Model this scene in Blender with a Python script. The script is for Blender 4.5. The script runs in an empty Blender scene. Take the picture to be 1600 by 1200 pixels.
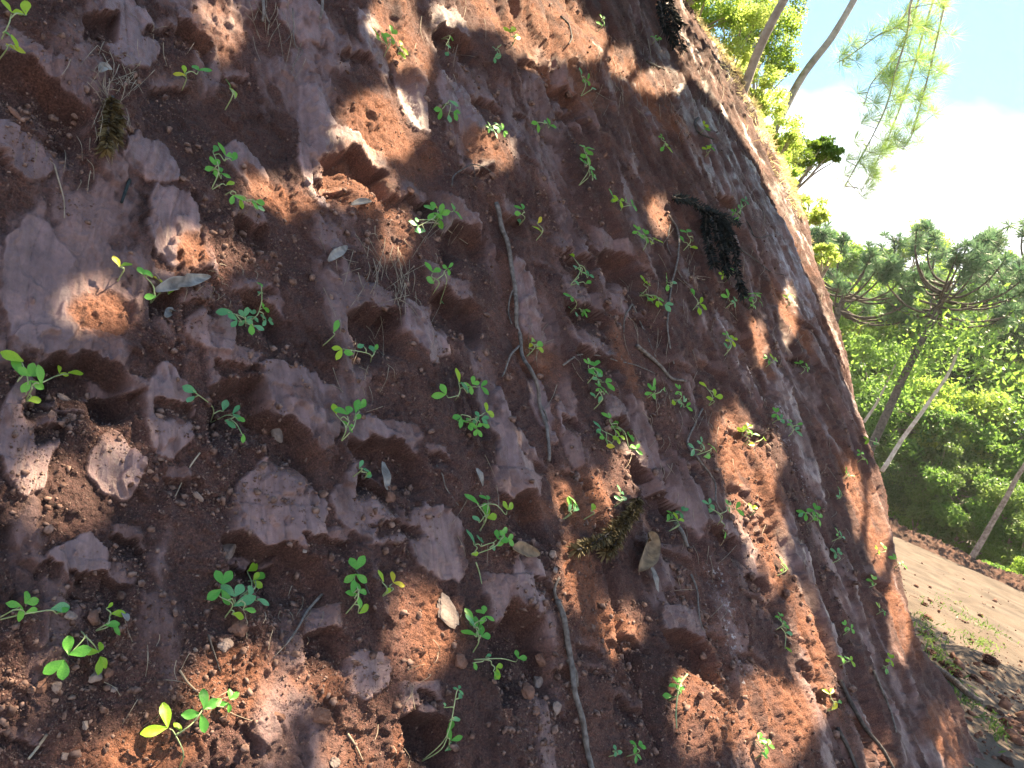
import bpy, math, random
import numpy as np
from mathutils import Vector, Matrix, noise as mnoise
random.seed(7); rng = np.random.default_rng(7)
C = bpy.context.scene.collection
SC = bpy.context.scene

# ------------------------------------------------------------------ camera frame
F = 1200.0                                   # focal length in photo pixels (1600 wide)
N_AWAY = np.array([-.54, -.312, -.392])      # bank plane: n.X = 1, camera axes (x right, y up, -z ahead)
DIST = 1/np.linalg.norm(N_AWAY)
NC = -N_AWAY*DIST                            # bank normal towards the viewer
DC = np.array([-.184, .877, -.442]); DC -= NC*DC.dot(NC); DC /= np.linalg.norm(DC)   # fall line, uphill
UC = math.cos(math.radians(45))*NC + math.sin(math.radians(45))*DC                   # true vertical
fw = np.array([0, 0, -1.]); YC = fw-UC*fw.dot(UC); YC /= np.linalg.norm(YC); XC = np.cross(YC, UC)
R = np.array([XC, YC, UC])                   # camera axes -> world
CAMP = np.array([0, 0, 1.3])
cam = bpy.data.cameras.new('camera'); camo = bpy.data.objects.new('camera', cam); C.objects.link(camo)
cam.sensor_width = 36; cam.lens = 36*F/1600; cam.clip_start = .05; cam.clip_end = 1500
camo.matrix_world = Matrix.Translation(Vector(CAMP)) @ Matrix(R.tolist()).to_4x4()
SC.camera = camo

# ------------------------------------------------------------------ light, sky, exposure
SUN_C = np.array([.60, .755, -.25]); SUN_C /= np.linalg.norm(SUN_C)
SUN = R @ SUN_C
sl = bpy.data.lights.new('sun', 'SUN'); so = bpy.data.objects.new('sun', sl); C.objects.link(so)
sl.energy = 5.0; sl.angle = math.radians(.55); sl.color = (1, .81, .54)
so.rotation_euler = Vector(SUN).to_track_quat('Z', 'Y').to_euler(); so.location = (0, 0, 30)
W = bpy.data.worlds.new('World'); SC.world = W; W.use_nodes = True
wt = W.node_tree; wt.nodes.clear()
def nd(t, kind, **kw):
    n = t.nodes.new(kind)
    for k, v in kw.items(): setattr(n, k, v)
    return n
sky = nd(wt, 'ShaderNodeTexSky', sky_type='NISHITA', sun_disc=False)
sky.sun_elevation = math.asin(SUN[2]); sky.sun_rotation = math.atan2(SUN[0], SUN[1]); sky.air_density = 1.0; sky.dust_density = .6; sky.ozone_density = .4
tc = nd(wt, 'ShaderNodeTexCoord'); mp = nd(wt, 'ShaderNodeMapping'); mp.inputs['Scale'].default_value = (1.6, 1.6, 2.6)
mp.inputs['Location'].default_value = (.3, .55, .1)
nz = nd(wt, 'ShaderNodeTexNoise'); nz.inputs['Scale'].default_value = 1.5; nz.inputs['Detail'].default_value = 7
cr = nd(wt, 'ShaderNodeValToRGB'); cr.color_ramp.elements[0].position = .44; cr.color_ramp.elements[1].position = .60
mx = nd(wt, 'ShaderNodeMixRGB'); mx.inputs['Color2'].default_value = (10.5, 10.7, 11, 1)
bg = nd(wt, 'ShaderNodeBackground'); bg.inputs['Strength'].default_value = .031
wo = nd(wt, 'ShaderNodeOutputWorld')
lk = wt.links.new
lk(tc.outputs['Generated'], mp.inputs[0]); lk(mp.outputs[0], nz.inputs[0]); sp = nd(wt, 'ShaderNodeSeparateXYZ'); lk(tc.outputs['Generated'], sp.inputs[0])
el = nd(wt, 'ShaderNodeMath', operation='MULTIPLY_ADD'); el.inputs[1].default_value = -2.6; el.inputs[2].default_value = 1.02; lk(sp.outputs[2], el.inputs[0])
el2 = nd(wt, 'ShaderNodeMath', operation='MAXIMUM'); el2.inputs[1].default_value = -.16; lk(el.outputs[0], el2.inputs[0])
cs = nd(wt, 'ShaderNodeMath', operation='ADD'); lk(nz.outputs[0], cs.inputs[0]); lk(el2.outputs[0], cs.inputs[1]); lk(cs.outputs[0], cr.inputs[0])
tn = nd(wt, 'ShaderNodeMixRGB', blend_type='MULTIPLY'); tn.inputs[0].default_value = 1; tn.inputs[2].default_value = (1.15, 1.52, 1.55, 1)
lk(sky.outputs[0], tn.inputs[1]); lk(cr.outputs[0], mx.inputs[0]); lk(tn.outputs[0], mx.inputs[1]); lk(mx.outputs[0], bg.inputs[0]); lk(bg.outputs[0], wo.inputs[0])
SC.view_settings.view_transform = 'Standard'; SC.view_settings.look = 'None'
SC.view_settings.gamma = 1; SC.view_settings.exposure = 2.87
SC.cycles.max_bounces = 6; SC.cycles.diffuse_bounces = 4; SC.cycles.transmission_bounces = 4; SC.cycles.use_denoising = True

# ------------------------------------------------------------------ helpers
def ray(px, py):
    return R @ np.array([(px-800)/F, -(py-600)/F, -1.])
def proj(P):
    q = (np.asarray(P)-CAMP) @ R
    z = np.where(-q[..., 2] > 1e-3, -q[..., 2], 1e-3)
    return 800+F*q[..., 0]/z, 600-F*q[..., 1]/z, -q[..., 2]
NW, DW, TW = R@NC, R@DC, None
TW = np.cross(DW, NW); TW /= np.linalg.norm(TW)
if (R.T@TW)[2] > 0: TW = -TW
P0 = CAMP - NW*DIST
def plane_pt(px, py):
    d = ray(px, py); return CAMP + d*(-DIST/d.dot(NW))
def sv(px, py):
    p = plane_pt(px, py)-P0; return p.dot(TW), p.dot(DW)
def hash2(ix, iy, seed):
    n = (ix.astype(np.int64)*374761393 + iy.astype(np.int64)*668265263 + seed*1442695041) & 0x7fffffff
    n = ((n ^ (n >> 13))*1274126177) & 0x7fffffff
    return ((n ^ (n >> 16)) & 0xffff)/65535.0
def vnoise(x, y, seed=0):
    ix, iy = np.floor(x), np.floor(y); fx, fy = x-ix, y-iy
    fx = fx*fx*fx*(fx*(fx*6-15)+10); fy = fy*fy*fy*(fy*(fy*6-15)+10)
    a, b, c, d = hash2(ix, iy, seed), hash2(ix+1, iy, seed), hash2(ix, iy+1, seed), hash2(ix+1, iy+1, seed)
    return (a+(b-a)*fx)*(1-fy)+(c+(d-c)*fx)*fy
def fbm(x, y, seed=0, o=4, g=.5):
    r = 0; a = 1; t = 0
    for i in range(o):
        r = r+a*vnoise(x+i*17.3, y-i*9.1, seed+i); t += a; a *= g; x = x*2.03; y = y*2.03
    return r/t*2-1
def sst(a, b, x):
    t = np.clip((x-a)/(b-a), 0, 1); return t*t*(3-2*t)

def mesh_np(name, V, faces, mat=None, parent=None, smooth=False, nv=4):
    """V (n,3); faces (m,nv) int array, or list of tuples"""
    me = bpy.data.meshes.new(name)
    if isinstance(faces, np.ndarray):
        m = len(faces); k = faces.shape[1]
        me.vertices.add(len(V)); me.vertices.foreach_set('co', np.asarray(V, np.float32).ravel())
        me.loops.add(m*k); me.loops.foreach_set('vertex_index', faces.astype(np.int32).ravel())
        me.polygons.add(m); me.polygons.foreach_set('loop_start', np.arange(0, m*k, k, dtype=np.int32))
        me.update(calc_edges=True); me.validate()
    else:
        me.from_pydata([tuple(v) for v in V], [], faces)
    if smooth: me.polygons.foreach_set('use_smooth', np.ones(len(me.polygons), bool))
    me.update()
    if mat: me.materials.append(mat)
    return link(name, me, parent)
def link(name, me, parent=None):
    o = bpy.data.objects.new(name, me); C.objects.link(o)
    if parent: o.parent = parent
    return o
def tag(o, label=None, cat=None, group=None, kind=None):
    if label: o['label'] = label
    if cat: o['category'] = cat
    if group: o['group'] = group
    if kind: o['kind'] = kind
    return o
def empty(name, loc):
    o = bpy.data.objects.new(name, None); C.objects.link(o); o.location = Vector(loc); o.empty_display_size = .05; return o
class MB:
    def __init__(s): s.v = []; s.f = []
    def tube(s, pts, r0, r1=None, n=6, cap=True):
        pts = [Vector(p) for p in pts]; r1 = r0 if r1 is None else r1; fn = r0 if callable(r0) else None
        base = len(s.v); up = Vector((.31, .22, .92))
        for i, p in enumerate(pts):
            t = (pts[min(i+1, len(pts)-1)]-pts[max(i-1, 0)])
            t = t.normalized() if t.length > 1e-9 else Vector((0, 0, 1))
            a = t.cross(up); a = a.normalized() if a.length > .05 else t.cross(Vector((1, 0, 0))).normalized()
            b = t.cross(a); k = i/max(1, len(pts)-1); r = fn(k) if fn else r0+(r1-r0)*k
            for j in range(n):
                an = 2*math.pi*j/n; s.v.append(p+(a*math.cos(an)+b*math.sin(an))*r)
        for i in range(len(pts)-1):
            for j in range(n):
                s.f.append((base+i*n+j, base+i*n+(j+1) % n, base+(i+1)*n+(j+1) % n, base+(i+1)*n+j))
        if cap:
            s.f.append(tuple(base+j for j in range(n))[::-1]); s.f.append(tuple(base+(len(pts)-1)*n+j for j in range(n)))
        return s
    def build(s, name, mat, parent=None, off=None, smooth=True):
        V = s.v if off is None else [v-Vector(off) for v in s.v]
        return mesh_np(name, V, s.f, mat, parent, smooth)
def spline(pts, n=6):
    P = [Vector(p) for p in pts]; P = [P[0]*2-P[1]]+P+[P[-1]*2-P[-2]]; out = []
    for i in range(1, len(P)-2):
        for k in range(n):
            t = k/n; a, b, c, d = P[i-1], P[i], P[i+1], P[i+2]
            out.append(.5*((2*b)+(c-a)*t+(2*a-5*b+4*c-d)*t*t+(3*b-a-3*c+d)*t**3))
    out.append(P[-2]); return out
def wiggle(pts, amp, sc, seed):
    return [p+Vector((mnoise.noise(p*sc+Vector((seed, 0, 0))), mnoise.noise(p*sc+Vector((0, seed, 9))), mnoise.noise(p*sc+Vector((5, 0, seed)))))*amp for p in pts]

# ------------------------------------------------------------------ materials
def newmat(name):
    m = bpy.data.materials.new(name); m.use_nodes = True; t = m.node_tree
    return m, t, t.nodes['Principled BSDF'], t.links.new
def simple(name, c1, c2, scale=20, rough=.8, bump=0.0, spec=.3, bscale=None):
    m, t, b, L = newmat(name)
    co = nd(t, 'ShaderNodeTexCoord'); n = nd(t, 'ShaderNodeTexNoise'); n.inputs['Scale'].default_value = scale; n.inputs['Detail'].default_value = 5
    r = nd(t, 'ShaderNodeValToRGB'); r.color_ramp.elements[0].position = .35; r.color_ramp.elements[1].position = .65
    r.color_ramp.elements[0].color = (*c1, 1); r.color_ramp.elements[1].color = (*c2, 1)
    L(co.outputs['Object'], n.inputs[0]); L(n.outputs[0], r.inputs[0]); L(r.outputs[0], b.inputs['Base Color'])
    b.inputs['Roughness'].default_value = rough; b.inputs['Specular IOR Level'].default_value = spec
    if bump:
        n2 = nd(t, 'ShaderNodeTexNoise'); n2.inputs['Scale'].default_value = bscale or scale*3; n2.inputs['Detail'].default_value = 4
        bp = nd(t, 'ShaderNodeBump'); bp.inputs['Strength'].default_value = .8; bp.inputs['Distance'].default_value = bump
        L(co.outputs['Object'], n2.inputs[0]); L(n2.outputs[0], bp.inputs['Height']); L(bp.outputs[0], b.inputs['Normal'])
    return m
def leafmat(name, c1, c2, trans=.35, scale=1.2, rough=.5, tc=None, spec=.3):
    m, t, b, L = newmat(name)
    co = nd(t, 'ShaderNodeTexCoord'); n = nd(t, 'ShaderNodeTexNoise'); n.inputs['Scale'].default_value = scale; n.inputs['Detail'].default_value = 3
    oi = nd(t, 'ShaderNodeObjectInfo'); ad = nd(t, 'ShaderNodeMath', operation='MULTIPLY_ADD'); ad.inputs[1].default_value = .5; ad.inputs[2].default_value = -.25
    ad2 = nd(t, 'ShaderNodeMath', operation='ADD')
    r = nd(t, 'ShaderNodeValToRGB'); r.color_ramp.elements[0].position = .3; r.color_ramp.elements[1].position = .7
    r.color_ramp.elements[0].color = (*c1, 1); r.color_ramp.elements[1].color = (*c2, 1)
    L(co.outputs['Object'], n.inputs[0]); L(oi.outputs['Random'], ad.inputs[0]); L(ad.outputs[0], ad2.inputs[1]); L(n.outputs[0], ad2.inputs[0])
    L(ad2.outputs[0], r.inputs[0]); L(r.outputs[0], b.inputs['Base Color']); b.inputs['Roughness'].default_value = rough
    b.inputs['Specular IOR Level'].default_value = spec
    tr = nd(t, 'ShaderNodeBsdfTranslucent'); mxs = nd(t, 'ShaderNodeMixShader'); mxs.inputs[0].default_value = trans
    hs = nd(t, 'ShaderNodeHueSaturation'); hs.inputs['Value'].default_value = 1.5; hs.inputs['Hue'].default_value = .485
    L(r.outputs[0], hs.inputs['Color']); L(hs.outputs[0], tr.inputs[0]); L(b.outputs[0], mxs.inputs[1]); L(tr.outputs[0], mxs.inputs[2])
    L(mxs.outputs[0], t.nodes['Material Output'].inputs[0])
    return m
def soilmat():
    m, t, b, L = newmat('red_soil')
    co = nd(t, 'ShaderNodeTexCoord'); O = co.outputs['Object']
    def noi(scale, det=6, rough=.6):
        n = nd(t, 'ShaderNodeTexNoise'); n.inputs['Scale'].default_value = scale; n.inputs['Detail'].default_value = det; n.inputs['Roughness'].default_value = rough
        L(O, n.inputs[0]); return n.outputs[0]
    def ramp(src, stops):
        r = nd(t, 'ShaderNodeValToRGB'); e = r.color_ramp.elements
        while len(e) < len(stops): e.new(.5)
        for k, (p, c) in zip(e, stops): k.position = p; k.color = (*c, 1)
        L(src, r.inputs[0]); return r.outputs[0]
    def mix(f, a, bb, mode='MIX'):
        x = nd(t, 'ShaderNodeMixRGB', blend_type=mode)
        for i, s in enumerate((f, a, bb)):
            if isinstance(s, (int, float)): x.inputs[i].default_value = s
            elif isinstance(s, tuple): x.inputs[i].default_value = (*s, 1)
            else: L(s, x.inputs[i])
        return x.outputs[0]
    def attr(n):
        a = nd(t, 'ShaderNodeAttribute'); a.attribute_name = n; return a.outputs['Fac']
    loose = ramp(noi(5, 8, .65), [(.28, (.045, .0205, .018)), (.5, (.090, .042, .036)), (.72, (.165, .077, .056))])
    grain = ramp(noi(210, 4, .75), [(.3, (.36, .33, .33)), (.5, (.95, .95, .95)), (.66, (1.7, 1.7, 1.75)), (.76, (2.6, 2.7, 2.9))])
    loose = mix(1.0, loose, grain, 'MULTIPLY')
    sm = ramp(noi(9, 7, .6), [(.25, (.110, .064, .062)), (.5, (.155, .096, .094)), (.75, (.195, .124, .122))])
    sm = mix(.6, sm, ramp(noi(60, 6, .7), [(.3, (.6, .56, .55)), (.6, (1.1, 1.1, 1.1))]), 'MULTIPLY')
    col = mix(attr('smooth_face'), loose, sm)
    uvn = nd(t, 'ShaderNodeUVMap'); uvm = nd(t, 'ShaderNodeMapping'); uvm.inputs['Scale'].default_value = (42, 7, 1); L(uvn.outputs[0], uvm.inputs[0])
    st = nd(t, 'ShaderNodeTexNoise'); st.inputs['Scale'].default_value = 1; st.inputs['Detail'].default_value = 5; st.inputs['Roughness'].default_value = .65; L(uvm.outputs[0], st.inputs[0])
    sa = nd(t, 'ShaderNodeMapRange'); sa.inputs[3].default_value = .0; sa.inputs[4].default_value = .8; L(attr('smooth_face'), sa.inputs[0])
    col = mix(sa.outputs[0], col, ramp(st.outputs[0], [(.3, (.55, .50, .50)), (.5, (1, 1, 1)), (.7, (1.35, 1.32, 1.32))]), 'MULTIPLY')
    col = mix(.8, col, ramp(noi(2.2, 5, .6), [(.3, (.66, .62, .62)), (.5, (1, 1, 1)), (.7, (1.3, 1.22, 1.15))]), 'MULTIPLY')
    orr = ramp(noi(26, 5, .7), [(.3, (.145, .056, .031)), (.7, (.27, .108, .058))])  # orange soil tone that also carries painted sunlight
    col = mix(attr('orange_earth_sun'), col, mix(.8, orr, grain, 'MULTIPLY'))
    wh = ramp(noi(55, 5, .7), [(.55, (0, 0, 0)), (.68, (1, 1, 1))])
    f = nd(t, 'ShaderNodeMath', operation='MULTIPLY'); L(wh, f.inputs[0]); L(attr('pale_vein'), f.inputs[1])
    col = mix(f.outputs[0], col, (.42, .40, .42))
    L(col, b.inputs['Base Color'])
    rr = nd(t, 'ShaderNodeMapRange'); rr.inputs[3].default_value = .95; rr.inputs[4].default_value = .38
    L(attr('smooth_face'), rr.inputs[0]); L(rr.outputs[0], b.inputs['Roughness']); b.inputs['Specular IOR Level'].default_value = .4
    h1 = nd(t, 'ShaderNodeMath', operation='MULTIPLY_ADD'); L(noi(240, 3, .7), h1.inputs[0]); h1.inputs[1].default_value = .45
    h2 = nd(t, 'ShaderNodeMath', operation='MULTIPLY_ADD'); L(noi(22, 7, .78), h2.inputs[0]); h2.inputs[1].default_value = 1.6; L(noi(70, 6, .75), h2.inputs[2])
    h3 = nd(t, 'ShaderNodeMath', operation='MULTIPLY_ADD'); L(st.outputs[0], h3.inputs[0]); sb = nd(t, 'ShaderNodeMath', operation='MULTIPLY'); L(attr('smooth_face'), sb.inputs[0]); sb.inputs[1].default_value = 1.5; L(sb.outputs[0], h3.inputs[1]); L(h2.outputs[0], h3.inputs[2]); L(h3.outputs[0], h1.inputs[2])
    bs = nd(t, 'ShaderNodeMapRange'); bs.inputs[3].default_value = 1.0; bs.inputs[4].default_value = .34; L(attr('smooth_face'), bs.inputs[0])
    bp = nd(t, 'ShaderNodeBump'); bp.inputs['Distance'].default_value = .016; L(bs.outputs[0], bp.inputs['Strength'])
    L(h1.outputs[0], bp.inputs['Height']); L(bp.outputs[0], b.inputs['Normal'])
    return m
M = {}
M['soil'] = soilmat()
M['ground'] = simple('packed_earth', (.050, .038, .030), (.095, .072, .057), 1.6, .95, .02, .2, 30)
M['berm'] = simple('turned_red_earth', (.035, .017, .012), (.085, .042, .03), 3, .95, .05, .2, 12)
M['clod'] = simple('clod_earth', (.085, .042, .03), (.17, .095, .072), 25, .95, .006, .2, 120)
M['stone'] = simple('dusty_stone', (.12, .085, .072), (.23, .175, .155), 30, .9, .004, .25, 130)
M['palestone'] = simple('pale_stone', (.12, .092, .082), (.22, .175, .155), 30, .9, .003, .25, 130)
M['root'] = simple('root_bark', (.07, .058, .052), (.17, .15, .14), 60, .85, .003, .3, 200)
M['darktwig'] = simple('dark_twig_bark', (.030, .026, .026), (.085, .075, .07), 60, .85, .003, .3, 200)
M['straw'] = simple('dry_straw', (.15, .115, .085), (.30, .25, .19), 30, .8)
M['dryleaf'] = simple('dead_leaf_grey', (.10, .092, .088), (.24, .225, .21), 40, .7, .002, .3, 150)
M['tanleaf'] = simple('dead_leaf_tan', (.09, .058, .035), (.22, .15, .09), 40, .7, .002, .3, 150)
M['needle_dark'] = simple('dead_needles_dark', (.010, .014, .016), (.030, .040, .042), 40, .9, 0, .15)
M['needle_brown'] = simple('dead_needles_brown', (.06, .045, .02), (.17, .13, .06), 40, .7)
M['l'] = leafmat('leaf_lime', (.19, .36, .02), (.30, .46, .03), .35, 30, .42)
M['y'] = leafmat('leaf_yellowing', (.34, .38, .02), (.46, .42, .03), .35, 30, .45)
M['g'] = leafmat('leaf_green', (.075, .27, .04), (.13, .36, .05), .3, 30, .4)
M['b'] = leafmat('leaf_bluegreen', (.07, .23, .09), (.13, .31, .14), .25, 30, .4)
M['stem'] = simple('plant_stem', (.17, .24, .10), (.30, .34, .18), 50, .6)
M['bark'] = simple('tree_bark', (.13, .10, .08), (.30, .25, .21), 9, .9, .02, .2, 30)
M['palebark'] = simple('pale_bark', (.30, .26, .22), (.50, .45, .40), 8, .9, .015, .2, 30)
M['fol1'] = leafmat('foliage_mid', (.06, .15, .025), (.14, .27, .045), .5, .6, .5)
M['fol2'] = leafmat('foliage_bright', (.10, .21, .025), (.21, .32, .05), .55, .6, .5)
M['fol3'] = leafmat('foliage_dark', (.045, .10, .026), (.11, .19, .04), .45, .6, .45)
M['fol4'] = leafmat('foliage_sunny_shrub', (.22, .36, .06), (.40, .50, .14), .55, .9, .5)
M['arau'] = leafmat('conifer_blades', (.055, .12, .06), (.12, .21, .10), .4, 2, .45)
M['pine'] = leafmat('pine_needles', (.10, .22, .05), (.22, .36, .08), .4, 1.5, .5)
M['darkbark'] = simple('dark_conifer_bark', (.045, .04, .036), (.11, .095, .085), 9, .9, .02, .2, 30)
M['shade'] = leafmat('shade_tree_leaves', (.03, .06, .02), (.06, .11, .03), .12, .6, .5)

# ------------------------------------------------------------------ the cut bank
# silhouette of the nose of the bank, and where the bank turns away from the viewer
SIL = [(950, -260), (1075, 0), (1146, 108), (1206, 218), (1266, 345), (1304, 475), (1345, 640), (1372, 740), (1400, 860), (1440, 1000), (1510, 1120), (1600, 1290)]
sil = np.array([sv(*p) for p in SIL]); o_ = np.argsort(sil[:, 1]); sil = sil[o_]
def s_sil(v): return np.interp(v, sil[:, 1], sil[:, 0])
def edge(pts): return np.array([sv(*p) for p in pts])
def Zat(px, py): return proj(plane_pt(px, py))[2]
HOL = []
def hollow(pts, th, D=None, L=None, lip=.09):
    e = edge(pts); e = e[np.argsort(e[:, 0])]
    z = Zat(*pts[len(pts)//2]); m = th*z/F
    HOL.append((e, (D or 1.0)*m, L or 2.7*m, m, lip))
for pts, th in [([(-60, 80), (20, 108), (75, 130), (135, 192)], 48), ([(50, 592), (90, 562), (150, 556), (203, 580)], 46),
                ([(362, 828), (420, 846), (498, 874)], 46), ([(412, 640), (455, 643), (488, 690)], 44), ([(545, 690), (590, 697), (640, 706)], 38),
                ([(690, 350), (725, 346), (762, 362)], 34), ([(672, 452), (700, 450), (745, 470)], 38), ([(388, 452), (420, 462), (452, 492)], 32),
                ([(752, 968), (800, 958), (848, 985)], 56), ([(505, 238), (560, 232), (605, 262)], 36), ([(372, 335), (400, 332), (428, 350)], 26),
                ([(540, 485), (580, 478), (622, 500)], 44), ([(940, 392), (962, 390), (988, 408)], 32), ([(872, 388), (905, 392), (935, 396)], 18),
                ([(886, 470), (920, 466), (945, 486)], 24), ([(895, 548), (925, 552), (958, 556)], 20), ([(945, 652), (968, 650), (992, 664)], 28),
                ([(770, 770), (800, 775), (832, 785)], 42), ([(325, 590), (370, 584), (418, 590)], 52), ([(150, 612), (190, 606), (222, 612)], 26),
                ([(685, 40), (710, 36), (738, 50)], 28), ([(280, 22), (305, 30), (335, 62)], 30), ([(615, 1120), (650, 1116), (690, 1130)], 46),
                ([(105, 905), (150, 900), (205, 905)], 22), ([(130, 20), (150, 18), (185, 24)], 30),
                ([(470, 985), (495, 978), (520, 990)], 28), ([(875, 650), (890, 648), (905, 655)], 15), ([(975, 705), (995, 712), (1015, 730)], 30),
                ([(855, 118), (880, 124), (905, 150)], 22), ([(1030, 985), (1060, 985), (1090, 1010)], 34), ([(790, 330), (805, 330), (822, 340)], 20),
                ([(1010, 770), (1035, 775), (1060, 800)], 24), ([(1090, 830), (1115, 834), (1140, 850)], 20), ([(235, 450), (250, 442), (275, 450)], 30),
                ([(545, 728), (570, 738), (612, 782)], 26), ([(1150, 800), (1165, 812), (1180, 840)], 18), ([(1325, 1120), (1345, 1140), (1360, 1165)], 20)]:
    hollow(pts, th)
for k in range(70):
    x, y = rng.uniform(820, 1370), rng.uniform(-60, 1150); w = rng.uniform(10, 26)
    if x > np.interp(y, [p[1] for p in SIL], [p[0] for p in SIL])-25: continue
    hollow([(x-w, y-3), (x, y), (x+w, y+w*.8)], rng.uniform(6, 13), .9, None, .04)
for k in range(26):
    x, y = rng.uniform(-80, 820), rng.uniform(-40, 1180); w = rng.uniform(14, 40)
    hollow([(x-w, y+rng.uniform(-6, 6)), (x, y), (x+w, y+rng.uniform(-4, 14))], rng.uniform(8, 16), 1.1, None, .08)
# smooth scraped faces: (x, y, rx, ry) in photo pixels -> ellipses on the bank
FAC = []
for x, y, rx, ry in [(475, 630, 55, 70), (450, 600, 40, 50), (60, 450, 70, 110), (30, 680, 45, 90), (440, 795, 65, 70), (265, 350, 40, 60), (195, 45, 45, 55),
                     (828, 470, 17, 62), (660, 520, 35, 45), (805, 720, 24, 55), (812, 915, 24, 55), (848, 630, 12, 60), (560, 1045, 38, 34), (500, 220, 26, 90),
                     (650, 130, 20, 55), (250, 640, 42, 60), (175, 720, 40, 45), (570, 690, 45, 30), (665, 850, 45, 60), (330, 520, 45, 40), (30, 240, 60, 40),
                     (230, 250, 40, 35), (560, 800, 45, 60), (110, 880, 50, 40), (1010, 690, 14, 60), (1060, 770, 14, 60), (890, 680, 12, 50), (1235, 660, 16, 90),
                     (1275, 930, 14, 70), (1145, 560, 14, 60), (1250, 900, 12, 60), (1190, 340, 25, 80), (1130, 250, 30, 60), (720, 160, 28, 40), (590, 60, 25, 40), (395, 260, 40, 30),
                     (480, 30, 40, 30), (770, 640, 20, 50), (880, 330, 16, 40), (960, 460, 14, 40)]:
    s, v = sv(x, y); s1, v1 = sv(x+rx, y); s2, v2 = sv(x, y-ry); FAC.append((s, v, abs(s1-s), abs(v2-v)))
VEIN = [edge(p) for p in ([(1105, 900), (1120, 980), (1150, 1060)], [(1215, 640), (1230, 700), (1270, 790)])]
ORA_SUN = []  # orange subsoil, with sun patches painted into its colour
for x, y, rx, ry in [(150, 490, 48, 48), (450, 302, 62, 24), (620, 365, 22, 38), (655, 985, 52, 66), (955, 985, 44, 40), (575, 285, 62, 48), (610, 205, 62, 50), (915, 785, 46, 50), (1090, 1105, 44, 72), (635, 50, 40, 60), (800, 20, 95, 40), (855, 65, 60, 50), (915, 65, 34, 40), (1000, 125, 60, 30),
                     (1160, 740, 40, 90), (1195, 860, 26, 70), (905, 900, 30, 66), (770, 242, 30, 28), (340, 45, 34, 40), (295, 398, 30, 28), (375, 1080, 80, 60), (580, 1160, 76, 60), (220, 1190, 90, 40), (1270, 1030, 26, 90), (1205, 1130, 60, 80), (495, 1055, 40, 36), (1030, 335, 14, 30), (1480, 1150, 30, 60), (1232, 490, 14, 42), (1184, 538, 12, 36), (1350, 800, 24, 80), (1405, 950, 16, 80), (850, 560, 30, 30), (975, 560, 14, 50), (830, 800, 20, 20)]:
    s, v = sv(x, y); s1, v1 = sv(x+rx, y); s2, v2 = sv(x, y-ry); ORA_SUN.append((s, v, abs(s1-s), abs(v2-v)))
TEETH = [(sv(500, 190), sv(500, 230)), (sv(640, 95), sv(648, 165))]
def seg_d(s, v, P):
    d = np.full(np.shape(s), 9.)
    for a, b in zip(P[:-1], P[1:]):
        ab = b-a; t = np.clip(((s-a[0])*ab[0]+(v-a[1])*ab[1])/ab.dot(ab), 0, 1)
        d = np.minimum(d, np.hypot(s-a[0]-t*ab[0], v-a[1]-t*ab[1]))
    return d
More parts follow.
